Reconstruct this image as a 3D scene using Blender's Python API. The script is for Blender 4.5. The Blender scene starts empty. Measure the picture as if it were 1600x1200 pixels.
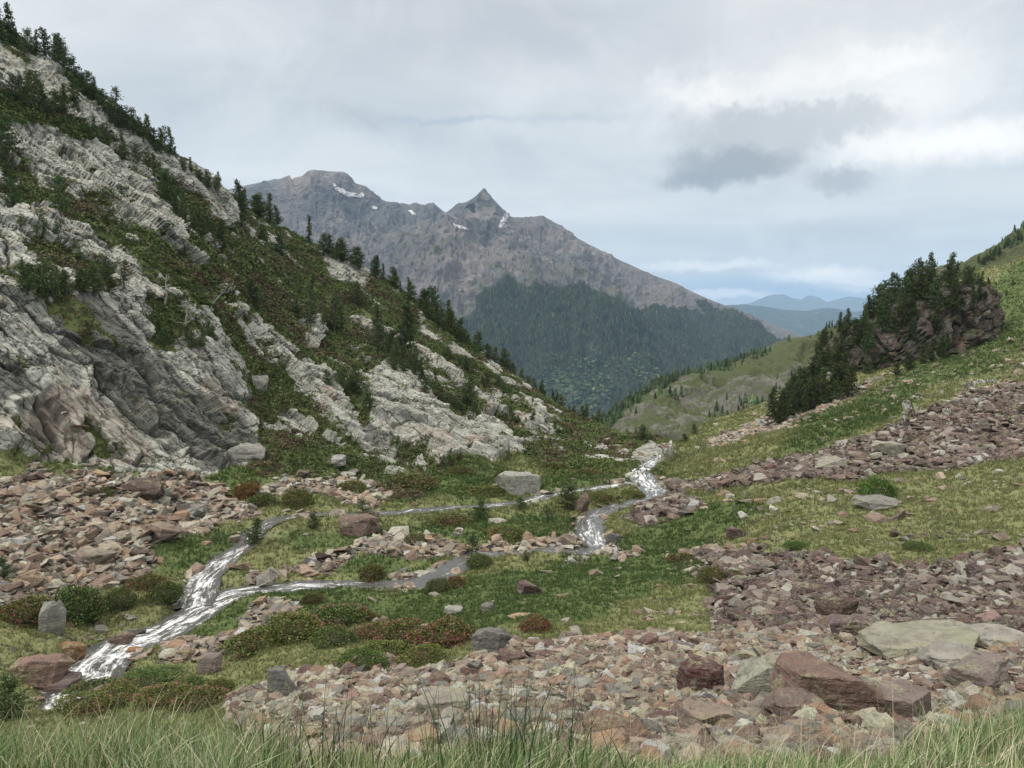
import bpy, bmesh, math, random
import numpy as np
from mathutils import Vector, Matrix
rng = np.random.default_rng(7); random.seed(7)
scene = bpy.context.scene
col = scene.collection

# ------------------------------------------------------------------ camera
PITCH = math.radians(5.2); CP, SP = math.cos(PITCH), math.sin(PITCH); F = 1209.0
cam_d = bpy.data.cameras.new('camera'); cam = bpy.data.objects.new('camera', cam_d); col.objects.link(cam)
cam_d.sensor_width = 36; cam_d.lens = 36*F/1600; cam_d.clip_start = 0.1; cam_d.clip_end = 120000
cam.location = (0, 0, 0); cam.rotation_euler = (math.radians(90)-PITCH, 0, 0)
scene.camera = cam
# ------------------------------------------------------------------ colour management, render
scene.view_settings.view_transform = 'Standard'; scene.view_settings.look = 'None'
scene.view_settings.gamma = 1; scene.view_settings.exposure = 0.42
cy = scene.cycles
cy.max_bounces = 4; cy.diffuse_bounces = 2; cy.glossy_bounces = 2; cy.transmission_bounces = 2
cy.volume_bounces = 1; cy.transparent_max_bounces = 4; cy.use_denoising = True
cy.sample_clamp_indirect = 4

# ------------------------------------------------------------------ node helpers
class NT:
    def __init__(s, tree): s.t = tree; s.n = tree.nodes; s.l = tree.links
    def node(s, typ, **kw):
        n = s.n.new(typ)
        for k, v in kw.items(): setattr(n, k, v)
        return n
    def put(s, sock, v):
        if v is None: return
        if isinstance(v, bpy.types.NodeSocket): s.l.new(v, sock)
        else:
            if isinstance(v, (tuple, list)) and len(v) == 3 and sock.type == 'RGBA': v = (*v, 1)
            sock.default_value = v
    def m(s, op, a, b=None, c=None, clamp=False):
        n = s.node('ShaderNodeMath', operation=op, use_clamp=clamp)
        s.put(n.inputs[0], a); s.put(n.inputs[1], b)
        if c is not None: s.put(n.inputs[2], c)
        return n.outputs[0]
    def v(s, op, a, b=None, scale=None):
        n = s.node('ShaderNodeVectorMath', operation=op)
        s.put(n.inputs[0], a)
        if b is not None: s.put(n.inputs[1], b)
        if scale is not None: s.put(n.inputs['Scale'], scale)
        return n.outputs['Value'] if op in ('DOT_PRODUCT', 'LENGTH', 'DISTANCE') else n.outputs[0]
    def mix(s, f, a, b, mode='MIX'):
        n = s.node('ShaderNodeMix', data_type='RGBA', blend_type=mode); n.clamp_factor = True
        s.put(n.inputs[0], f); s.put(n.inputs[6], a); s.put(n.inputs[7], b)
        return n.outputs[2]
    def noise(s, vec, scale, detail=4, rough=0.55, dist=0.0, color=False):
        n = s.node('ShaderNodeTexNoise'); n.inputs['Scale'].default_value = scale
        n.inputs['Detail'].default_value = detail; n.inputs['Roughness'].default_value = rough
        n.inputs['Distortion'].default_value = dist
        s.put(n.inputs['Vector'], vec)
        return n.outputs['Color'] if color else n.outputs['Fac']
    def voro(s, vec, scale, feature='F1', out='Distance', rnd=1.0):
        n = s.node('ShaderNodeTexVoronoi', feature=feature); n.inputs['Scale'].default_value = scale
        n.inputs['Randomness'].default_value = rnd; s.put(n.inputs['Vector'], vec)
        return n.outputs[out]
    def ramp(s, f, lo, hi, smooth=True):
        n = s.node('ShaderNodeMapRange', interpolation_type='SMOOTHSTEP' if smooth else 'LINEAR')
        s.put(n.inputs[0], f); s.put(n.inputs[1], lo); s.put(n.inputs[2], hi)
        n.inputs[3].default_value = 0; n.inputs[4].default_value = 1
        return n.outputs[0]
    def cramp(s, f, stops):
        n = s.node('ShaderNodeValToRGB'); e = n.color_ramp.elements
        while len(e) < len(stops): e.new(0.5)
        for i, (p, c) in enumerate(stops): e[i].position = p; e[i].color = (*c, 1)
        s.put(n.inputs[0], f); return n.outputs[0]

# ------------------------------------------------------------------ pixel <-> direction helpers (photo is 1600 x 1200)
def s_of(py):
    yc = (600-np.asarray(py, float))/F
    return (-SP+yc*CP)/(CP+yc*SP)
def u_of(px, py):
    yc = (600-np.asarray(py, float))/F
    return ((np.asarray(px, float)-800)/F)/(CP+yc*SP)
def dir_of(px, py):
    u, s = float(u_of(px, py)), float(s_of(py)); v = Vector((u, 1, s)); v.normalize(); return v

# ------------------------------------------------------------------ world: overcast sky
SUN_EL, SUN_AZ = math.radians(48), math.radians(-112)   # azimuth from +Y (clockwise positive): behind-left of the viewer
world = bpy.data.worlds.new('World'); scene.world = world; world.use_nodes = True
W = NT(world.node_tree); W.n.clear()
geo = W.node('ShaderNodeTexCoord'); D = W.v('NORMALIZE', geo.outputs['Generated'])
sky = W.node('ShaderNodeTexSky', sky_type='NISHITA'); sky.sun_disc = False
sky.sun_elevation = SUN_EL; sky.sun_rotation = SUN_AZ; sky.altitude = 2000
sep = W.node('ShaderNodeSeparateXYZ'); W.l.new(D, sep.inputs[0]); dz = sep.outputs[2]
den = W.m('ADD', W.m('MAXIMUM', dz, 0.0), 0.10)
cmb = W.node('ShaderNodeCombineXYZ')
W.put(cmb.inputs[0], W.m('DIVIDE', sep.outputs[0], den)); W.put(cmb.inputs[1], W.m('DIVIDE', sep.outputs[1], den))
W.put(cmb.inputs[2], 3.7)
PL = cmb.outputs[0]
stretch = W.v('MULTIPLY', PL, (0.55, 1.0, 1.0))
n1 = W.noise(stretch, 0.55, 6, 0.5, 0.3)
n2 = W.noise(PL, 1.6, 7, 0.55, 0.4)
nd = W.noise(D, 9.0, 8, 0.6, 0.3)
base = W.mix(W.ramp(n1, 0.36, 0.64), (0.385, 0.445, 0.510), (0.61, 0.66, 0.70))
base = W.mix(W.m('MULTIPLY', W.ramp(W.noise(D, 6.5, 9, 0.62, 0.9), 0.40, 0.66), 0.48), base, (0.66, 0.705, 0.74))
base = W.mix(W.m('MULTIPLY', W.ramp(n2, 0.45, 0.72), 0.45), base, (0.40, 0.44, 0.50))
elev = W.ramp(dz, 0.0, 0.40)
base = W.mix(W.m('MULTIPLY', W.m('SUBTRACT', 1.0, elev), 0.6), base, (0.56, 0.65, 0.71))
gapn = W.ramp(W.noise(stretch, 1.1, 5, 0.6, 0.5), 0.56, 0.72)
base = W.mix(W.m('MULTIPLY', gapn, 0.25), base, (0.40, 0.50, 0.64))
warp = W.v('SUBTRACT', W.noise(D, 7.0, 7, 0.62, 0.0, True), (0.5, 0.5, 0.5))
warp2 = W.v('SUBTRACT', W.noise(D, 26.0, 8, 0.62, 0.0, True), (0.5, 0.5, 0.5)); warp3 = W.v('SUBTRACT', W.noise(D, 80.0, 6, 0.6, 0.0, True), (0.5, 0.5, 0.5))
def blob(px, py, wx, wy, colr, amt, soft=0.9, wamt=0.13, flat=False):
    """a cloud standing in a fixed direction of the sky, its edge broken up by noise"""
    global base
    c = dir_of(px, py); r = Vector((c.y, -c.x, 0)).normalized(); up = r.cross(c).normalized()
    if up.z < 0: up = -up
    dd = W.v('ADD', W.v('ADD', D, W.v('SCALE', warp, scale=wamt)), W.v('SCALE', warp2, scale=wamt*0.55+0.006)); dd = W.v('ADD', dd, W.v('SCALE', warp3, scale=0.010))
    a = W.m('DIVIDE', W.v('DOT_PRODUCT', dd, tuple(r)), wx)
    off = c.dot(up)
    b = W.m('DIVIDE', W.m('SUBTRACT', W.v('DOT_PRODUCT', dd, tuple(up)), off), wy)
    ctr = c.dot(r); a = W.m('SUBTRACT', a, ctr/wx)
    d = W.m('SQRT', W.m('ADD', W.m('MULTIPLY', a, a), W.m('MULTIPLY', b, b)))
    f = W.m('SUBTRACT', 1.0, W.ramp(d, 1.0-soft, 1.0+soft*0.3))
    f = W.m('MULTIPLY', f, W.ramp(W.v('DOT_PRODUCT', D, tuple(c)), 0.5, 0.7))
    base = W.mix(W.m('MULTIPLY', f, amt), base, colr)
blob(1290, 150, 0.20, 0.080, (0.70, 0.75, 0.785), 0.9, 0.32)
blob(1330, 98, 0.11, 0.020, (0.82, 0.85, 0.87), 0.9, 0.5, 0.07)
blob(1170, 128, 0.08, 0.016, (0.80, 0.835, 0.86), 0.85, 0.5, 0.06)
blob(1420, 150, 0.05, 0.03, (0.76, 0.80, 0.83), 0.7, 0.7, 0.06)
blob(1500, 225, 0.16, 0.028, (0.86, 0.89, 0.91), 0.9, 0.9, 0.06)
blob(1185, 215, 0.10, 0.050, (0.40, 0.445, 0.485), 0.85, 0.5)
blob(1290, 185, 0.10, 0.030, (0.47, 0.515, 0.55), 0.8, 0.55)
blob(1150, 262, 0.085, 0.026, (0.29, 0.335, 0.38), 0.95, 0.55, 0.06)
blob(1085, 283, 0.05, 0.012, (0.27, 0.32, 0.37), 0.9, 0.8, 0.04)
blob(1120, 150, 0.06, 0.012, (0.80, 0.83, 0.85), 0.7, 0.7, 0.05)
blob(1310, 283, 0.045, 0.016, (0.36, 0.41, 0.46), 0.85, 0.6, 0.05)
blob(1310, 355, 0.10, 0.018, (0.42, 0.47, 0.52), 0.55, 0.9, 0.06)
blob(545, 180, 0.07, 0.018, (0.36, 0.41, 0.47), 0.55, 0.9, 0.06)
blob(700, 188, 0.09, 0.006, (0.33, 0.41, 0.53), 0.6, 0.9, 0.03)
blob(880, 185, 0.12, 0.006, (0.38, 0.45, 0.54), 0.4, 0.9, 0.03)
blob(1130, 85, 0.20, 0.05, (0.46, 0.51, 0.56), 0.5)
blob(400, 235, 0.28, 0.05, (0.60, 0.66, 0.71), 0.45)
blob(1240, 452, 0.20, 0.022, (0.33, 0.46, 0.64), 0.95, 0.8, 0.02)
blob(1290, 430, 0.085, 0.013, (1.05, 1.06, 1.04), 0.85, 0.9, 0.03)
blob(1110, 414, 0.12, 0.008, (0.90, 0.93, 0.95), 0.7, 0.95, 0.03)
blob(1350, 444, 0.06, 0.008, (1.05, 1.05, 1.04), 0.9, 0.6, 0.02)
blob(1130, 460, 0.07, 0.007, (1.0, 1.02, 1.03), 0.9, 0.6, 0.02)
blob(1240, 446, 0.10, 0.004, (0.40, 0.48, 0.58), 0.55, 0.8, 0.02)
blob(1400, 20, 0.30, 0.05, (0.66, 0.70, 0.73), 0.4)
base = W.mix(1.0, base, (0.985, 0.935, 0.885), 'MULTIPLY')
# an overcast sky is brightest overhead, above the picture
base = W.mix(W.m('MULTIPLY', W.ramp(dz, 0.42, 0.95), 1.0), base, (1.66, 1.58, 1.46))
below = W.ramp(dz, -0.05, 0.0)
base = W.mix(below, (0.10, 0.12, 0.11), base)
bg1 = W.node('ShaderNodeBackground'); W.put(bg1.inputs[0], sky.outputs[0]); bg1.inputs[1].default_value = 0.05
bg2 = W.node('ShaderNodeBackground'); W.put(bg2.inputs[0], base); bg2.inputs[1].default_value = 1.13
add = W.node('ShaderNodeMixShader'); add.inputs[0].default_value = 0.90
W.l.new(bg1.outputs[0], add.inputs[1]); W.l.new(bg2.outputs[0], add.inputs[2])
outw = W.node('ShaderNodeOutputWorld'); W.l.new(add.outputs[0], outw.inputs[0])
# sun behind the thin cloud
sl = bpy.data.lights.new('sun', 'SUN'); sl.energy = 1.5; sl.angle = math.radians(10); sl.color = (1.0, 0.93, 0.84)
so = bpy.data.objects.new('sun', sl); col.objects.link(so)
sd = Vector((math.sin(SUN_AZ)*math.cos(SUN_EL), math.cos(SUN_AZ)*math.cos(SUN_EL), math.sin(SUN_EL)))
so.rotation_euler = sd.to_track_quat('Z', 'Y').to_euler(); so.location = (0, 0, 60)

# ------------------------------------------------------------------ numpy noise
def _h(ix, iy, iz, seed):
    h = (ix.astype(np.uint32)*np.uint32(374761393)) ^ (iy.astype(np.uint32)*np.uint32(668265263)) ^ (iz.astype(np.uint32)*np.uint32(2147483647)) ^ np.uint32((seed*974634777) & 0xffffffff)
    h = (h ^ (h >> np.uint32(13)))*np.uint32(1274126177); h ^= h >> np.uint32(16); h = h*np.uint32(2246822519); h ^= h >> np.uint32(15)
    return h
def _hf(ix, iy, iz, seed): return _h(ix, iy, iz, seed).astype(np.float32)/np.float32(4294967295.0)
def vnoise(x, y, z, seed=0):
    fx, fy, fz = np.floor(x), np.floor(y), np.floor(z)
    ix, iy, iz = fx.astype(np.int64), fy.astype(np.int64), fz.astype(np.int64)
    tx, ty, tz = (x-fx).astype(np.float32), (y-fy).astype(np.float32), (z-fz).astype(np.float32)
    tx = tx*tx*tx*(tx*(tx*6-15)+10); ty = ty*ty*ty*(ty*(ty*6-15)+10); tz = tz*tz*tz*(tz*(tz*6-15)+10)
    r = 0
    for dx in (0, 1):
        wx = tx if dx else 1-tx
        for dy in (0, 1):
            wy = ty if dy else 1-ty
            for dz_ in (0, 1):
                r = r + wx*wy*(tz if dz_ else 1-tz)*_hf(ix+dx, iy+dy, iz+dz_, seed)
    return r*2-1
def fbm(P, scale, octv=4, seed=0, rough=0.5, ridged=False):
    x, y, z = P[..., 0]/scale, P[..., 1]/scale, P[..., 2]/scale
    a, t, n = 1.0, 0, 0.0
    for o in range(octv):
        k = vnoise(x, y, z, seed+o*17)
        if ridged: k = 1-2*np.abs(k)
        t = t+a*k; n += a; a *= rough
        x, y, z = x*2.03+13.7, y*2.03+5.1, z*2.03+9.3
    return t/n
def worley(P, seed=0):
    """distances to the nearest two cell points, a random number of the nearest cell, position within it"""
    sh = P.shape[:-1]; P = P.reshape(-1, 3)
    b = np.floor(P).astype(np.int64)
    f1 = np.full(len(P), 9., np.float32); f2 = f1.copy(); idn = np.zeros(len(P), np.float32); loc = np.zeros((len(P), 3), np.float32)
    for dx in (-1, 0, 1):
        for dy in (-1, 0, 1):
            for dzz in (-1, 0, 1):
                cx, cy_, cz = b[:, 0]+dx, b[:, 1]+dy, b[:, 2]+dzz
                px = cx+_hf(cx, cy_, cz, seed); py = cy_+_hf(cx, cy_, cz, seed+1); pz = cz+_hf(cx, cy_, cz, seed+2)
                d = np.sqrt((px-P[:, 0])**2+(py-P[:, 1])**2+(pz-P[:, 2])**2).astype(np.float32)
                m = d < f1
                f2 = np.where(m, f1, np.minimum(f2, d)); idn = np.where(m, _hf(cx, cy_, cz, seed+3), idn); f1 = np.where(m, d, f1)
                loc = np.where(m[:, None], np.stack([P[:, 0]-px, P[:, 1]-py, P[:, 2]-pz], 1), loc)
    return f1.reshape(sh), f2.reshape(sh), idn.reshape(sh), loc.reshape(sh+(3,))
def sstep(a, b, x):
    t = np.clip((x-a)/(b-a), 0, 1); return t*t*(3-2*t)
def pchip(xk, yk, x):
    """monotone cubic through (xk, yk); yk may be (K,) or (K, N) with x (M,)"""
    xk = np.asarray(xk, float); yk = np.asarray(yk, float)
    if yk.ndim == 1: yk = yk[:, None]; sq = True
    else: sq = False
    h = np.diff(xk)[:, None]; d = np.diff(yk, axis=0)/h
    m = np.zeros_like(yk); same = (d[:-1]*d[1:]) > 0
    w1, w2 = 2*h[1:]+h[:-1], h[1:]+2*h[:-1]
    with np.errstate(divide='ignore', invalid='ignore'): hm = (w1+w2)/(w1/d[:-1]+w2/d[1:])
    m[1:-1] = np.where(same, hm, 0); m[0] = d[0]; m[-1] = d[-1]
    i = np.clip(np.searchsorted(xk, x, side='right')-1, 0, len(xk)-2)
    t = ((x-xk[i])/(xk[i+1]-xk[i]))[:, None]; H = h[i]
    r = (1+2*t)*(1-t)**2*yk[i]+t*(1-t)**2*H*m[i]+t*t*(3-2*t)*yk[i+1]+t*t*(t-1)*H*m[i+1]
    return r[:, 0] if sq else r

# ------------------------------------------------------------------ mesh helpers
def mesh_np(name, V, Fc, mat=None, parent=None, smooth=True, colr=None, attrs=None, link=True):
    me = bpy.data.meshes.new(name); V = np.ascontiguousarray(V, np.float32); Fc = np.ascontiguousarray(Fc, np.int32)
    k = Fc.shape[1]
    me.vertices.add(len(V)); me.vertices.foreach_set('co', V.ravel())
    me.loops.add(Fc.size); me.loops.foreach_set('vertex_index', Fc.ravel())
    me.polygons.add(len(Fc)); me.polygons.foreach_set('loop_start', np.arange(0, Fc.size, k, dtype=np.int32))
    me.update(calc_edges=True)
    me.polygons.foreach_set('use_smooth', np.full(len(Fc), smooth))
    if colr is not None:
        a = me.color_attributes.new('Col', 'FLOAT_COLOR', 'POINT'); c = np.ones((len(V), 4), np.float32); c[:, :colr.shape[1]] = colr
        a.data.foreach_set('color', c.ravel())
    for an, av in (attrs or {}).items():
        a = me.color_attributes.new(an, 'FLOAT_COLOR', 'POINT'); c = np.ones((len(V), 4), np.float32); c[:, :av.shape[-1]] = av.reshape(len(V), -1)
        a.data.foreach_set('color', c.ravel())
    if mat: me.materials.append(mat)
    if not link: return me
    o = bpy.data.objects.new(name, me); col.objects.link(o)
    if parent: o.parent = parent
    return o
def tag(o, label=None, cat=None, group=None, kind=None):
    if label: o['label'] = label
    if cat: o['category'] = cat
    if group: o['group'] = group
    if kind: o['kind'] = kind
    return o
def grid_faces(nt, nu):
    i = np.arange(nt-1)[:, None]*nu+np.arange(nu-1)[None, :]; i = i.ravel()
    return np.stack([i, i+1, i+1+nu, i+nu], 1)
def rot_mats(yaw, tx, ty):
    cz, sz, cx, sx, cy_, sy = np.cos(yaw), np.sin(yaw), np.cos(tx), np.sin(tx), np.cos(ty), np.sin(ty)
    n = len(yaw); Z = np.zeros((n, 3, 3)); Z[:, 0, 0] = cz; Z[:, 0, 1] = -sz; Z[:, 1, 0] = sz; Z[:, 1, 1] = cz; Z[:, 2, 2] = 1
    X = np.zeros((n, 3, 3)); X[:, 0, 0] = 1; X[:, 1, 1] = cx; X[:, 1, 2] = -sx; X[:, 2, 1] = sx; X[:, 2, 2] = cx
    Y = np.zeros((n, 3, 3)); Y[:, 1, 1] = 1; Y[:, 0, 0] = cy_; Y[:, 0, 2] = sy; Y[:, 2, 0] = -sy; Y[:, 2, 2] = cy_
    return X @ Y @ Z
def merge(protos, which, pos, R, scl, colr=None, pcol=True):
    """join transformed copies of small prototype meshes [(V, F, C?)] into one vertex / face / colour array"""
    VV, FF, CC, off = [], [], [], 0
    for k, pr in enumerate(protos):
        idx = np.nonzero(which == k)[0]
        if not len(idx): continue
        V, Fc = pr[0], pr[1]; C = pr[2] if len(pr) > 2 else None
        P = np.einsum('nij,nvj->nvi', R[idx], V[None]*scl[idx][:, None, :] if scl.ndim == 2 else V[None]*scl[idx][:, None, None])+pos[idx][:, None, :]
        n, nv = len(idx), len(V)
        VV.append(P.reshape(-1, 3)); FF.append((Fc[None]+(off+np.arange(n)*nv)[:, None, None]).reshape(-1, Fc.shape[1]))
        if colr is not None:
            c = np.repeat(colr[idx][:, None, :], nv, 1)
            if C is not None: c = c*C[None]
            CC.append(c.reshape(-1, 3))
        off += n*nv
    return np.concatenate(VV), np.concatenate(FF), (np.concatenate(CC) if colr is not None else None)

# ------------------------------------------------------------------ lofted terrain sheets
class Loft:
    """a terrain sheet lofted over lines that run across the view; rows go away from the viewer, columns are azimuths"""
    def __init__(s, cols, rows, nu, u0, u1, tail=None, head=None):
        px = sorted(cols); K = len(cols[px[0]]); us, ys, zs = [], [], []
        for p in px:
            ks = cols[p]
            us.append([float(u_of(p, k[0])) for k in ks]); ys.append([k[1] for k in ks]); zs.append([float(s_of(k[0]))*k[1] for k in ks])
        us, ys, zs = np.array(us), np.array(ys, float), np.array(zs, float)
        u = np.linspace(u0, u1, nu)
        KY = np.stack([np.interp(u, us[:, k], ys[:, k])*0.35+0.65*pchip(us[:, k], ys[:, k], np.clip(u, us[0, k], us[-1, k])) for k in range(K)])
        # interpolate the slope ratio (keeps skylines exact), then turn into heights
        SS = zs/ys
        KS = np.stack([np.interp(u, us[:, k], SS[:, k])*0.5+0.5*pchip(us[:, k], SS[:, k], np.clip(u, us[0, k], us[-1, k])) for k in range(K)])
        KZ = KS*KY
        if head is not None: KY = np.concatenate([np.full((1, nu), head[0]), KY]); KZ = np.concatenate([np.full((1, nu), head[1]), KZ])
        for (mul, drop) in (tail or []):
            y1 = KY[-1]*mul; KZ = np.concatenate([KZ, (KZ[-1]-drop*(y1-KY[-1]))[None]]); KY = np.concatenate([KY, y1[None]])
        K2 = len(KY); assert len(rows) == K2-1, (len(rows), K2)
        t = np.concatenate([k+np.arange(r)/r for k, r in enumerate(rows)]+[[K2-1]])
        s.t = t; s.u = u; s.nt, s.nu = len(t), nu
        Y = np.exp(pchip(np.arange(K2), np.log(KY), t)); Z = pchip(np.arange(K2), KZ, t)
        s.P = np.stack([u[None]*Y, Y, Z], -1)
        s.S0 = Z/Y; s.normals()
    def normals(s):
        a = np.gradient(s.P, axis=1); b = np.gradient(s.P, axis=0); n = np.cross(a, b)
        n /= np.maximum(np.linalg.norm(n, axis=-1, keepdims=True), 1e-9); n *= np.sign(n[..., 2:3]+1e-9); s.N = n
        s.A = np.linalg.norm(np.cross(a, b), axis=-1)
    def ij(s, px, py, S=None):
        """grid position (row, column) seen at a pixel: the first row whose line of sight climbs to it"""
        S = s.S0 if S is None else S
        u, sv = float(u_of(px, py)), float(s_of(py))
        j = np.clip((u-s.u[0])/(s.u[1]-s.u[0]), 0, s.nu-1.001); j0 = int(j); c = S[:, j0]*(1-(j-j0))+S[:, j0+1]*(j-j0)
        start = s.r0 if hasattr(s, 'r0') else 0
        k = np.nonzero(c[start:] >= sv)[0]
        if len(k) == 0: i = float(np.argmax(c))
        else:
            i = k[0]+start
            if i > 0 and c[i] > c[i-1]: i = i-1+(sv-c[i-1])/(c[i]-c[i-1])
        return float(i), float(j)
    def at(s, px, py, final=True):
        i, j = s.ij(px, py, s.P[..., 2]/s.P[..., 1] if final else None)
        return s.bil(s.P, i, j)
    def bil(s, A, i, j):
        i = np.clip(i, 0, s.nt-1.001); j = np.clip(j, 0, s.nu-1.001); a, b = int(i), int(j); f, g = i-a, j-b
        return A[a, b]*(1-f)*(1-g)+A[a+1, b]*f*(1-g)+A[a, b+1]*(1-f)*g+A[a+1, b+1]*f*g
    def xy(s, x, y, A=None):
        """values of the sheet under plan points (nearest row in its column)"""
        A = s.P[..., 2] if A is None else A
        x, y = np.atleast_1d(x), np.atleast_1d(y); out = []
        for xx, yy in zip(x, y):
            j = np.clip((xx/yy-s.u[0])/(s.u[1]-s.u[0]), 0, s.nu-1.001); jj = int(j)
            i = np.interp(yy, s.Ybase[:, jj], np.arange(s.nt)); out.append(s.bil(A, i, j))
        return np.array(out)
    def mask(s, polys, soft=3, warp=0.0, seed=3):
        """1 inside ground outlines given as seen points, 0 outside"""
        M = np.zeros((s.nt, s.nu), np.float32)
        if warp: wn = s.warpf(warp, seed)
        I, J = np.mgrid[0:s.nt, 0:s.nu].astype(np.float32)
        if warp: I = I+wn[0]; J = J+wn[1]
        for poly in polys:
            pts = []
            for a, b in zip(poly, poly[1:]+poly[:1]):
                n = max(1, int(math.hypot(b[0]-a[0], b[1]-a[1])/30))
                for k in range(n): pts.append(s.ij(a[0]+(b[0]-a[0])*k/n, a[1]+(b[1]-a[1])*k/n))
            pts = np.array(pts); lo, hi = pts.min(0)-20, pts.max(0)+20
            a0, a1, b0, b1 = max(0, int(lo[0])), min(s.nt, int(hi[0])+1), max(0, int(lo[1])), min(s.nu, int(hi[1])+1)
            if a1 <= a0 or b1 <= b0: continue
            x, y = J[a0:a1, b0:b1], I[a0:a1, b0:b1]; ins = np.zeros(x.shape, bool)
            for (y1, x1), (y2, x2) in zip(pts, np.roll(pts, -1, 0)):
                if y1 == y2: continue
                ins ^= ((y1 > y) != (y2 > y)) & (x < (x2-x1)*(y-y1)/(y2-y1)+x1)
            M[a0:a1, b0:b1] = np.maximum(M[a0:a1, b0:b1], ins)
        for _ in range(soft):
            M[1:-1] = (M[:-2]+2*M[1:-1]+M[2:])/4; M[:, 1:-1] = (M[:, :-2]+2*M[:, 1:-1]+M[:, 2:])/4
        return M
    def warpf(s, w, seed):
        key = (w, seed); s.wc = getattr(s, 'wc', {})
        if key not in s.wc:
            I, J = np.mgrid[0:s.nt, 0:s.nu]; Q = np.stack([I, J, I*0], -1).astype(np.float32)
            s.wc[key] = (w*fbm(Q, 28, 4, seed, 0.6), w*fbm(Q, 28, 4, seed+50, 0.6))
        return s.wc[key]
    def visible(s, eps=0.004, umax=0.80):
        S = s.P[..., 2]/s.P[..., 1]; rm = np.maximum.accumulate(S, 0)
        v = (S >= rm-eps) & (np.abs(s.u)[None] < umax); return v
    def scatter(s, n, w, vis=True, seed=1):
        """n random points on the sheet, chance proportional to w x area"""
        r = np.random.default_rng(seed); p = (w*s.A)[:-1, :-1].astype(np.float64)
        if vis: p = p*s.vis[:-1, :-1]
        p = p.ravel(); tot = p.sum()
        if tot <= 0: return np.zeros((0, 3)), np.zeros((0, 3)), np.zeros((0, 2))
        c = np.cumsum(p); k = np.searchsorted(c, r.random(n)*tot); k = np.minimum(k, len(p)-1)
        i, j = k//(s.nu-1), k % (s.nu-1); f, g = r.random(n)[:, None], r.random(n)[:, None]
        P = s.P; pos = P[i, j]*(1-f)*(1-g)+P[i+1, j]*f*(1-g)+P[i, j+1]*(1-f)*g+P[i+1, j+1]*f*g
        return pos, s.N[i, j], np.stack([i, j], 1)
def px_of(P):
    """photo pixel of world points"""
    x, y, z = P[..., 0], P[..., 1], P[..., 2]; d = y*CP-z*SP; up = y*SP+z*CP
    return 800+F*x/d, 600-F*up/d

# ================================================================== MATERIALS of the land
# bedding of the schist: rows are the slant of the beds on the face, the strike, and the normal of the beds
_t = np.array([.73, -.07, -.68]); _n = np.array([.45, .75, .50]); _t /= np.linalg.norm(_t); _n -= _t*_n.dot(_t); _n /= np.linalg.norm(_n)
BED = np.stack([_t, np.cross(_n, _t), _n])
def new_mat(name):
    m = bpy.data.materials.new(name); m.use_nodes = True; t = NT(m.node_tree); t.n.clear()
    out = t.node('ShaderNodeOutputMaterial'); b = t.node('ShaderNodeBsdfPrincipled'); t.l.new(b.outputs[0], out.inputs[0])
    b.inputs['Roughness'].default_value = 0.85; b.inputs['Specular IOR Level'].default_value = 0.25
    return m, t, b
def bump(t, b, h, strength=0.5, dist=0.05):
    n = t.node('ShaderNodeBump'); n.inputs['Strength'].default_value = strength; n.inputs['Distance'].default_value = dist
    t.put(n.inputs['Height'], h); t.l.new(n.outputs[0], b.inputs['Normal'])
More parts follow.
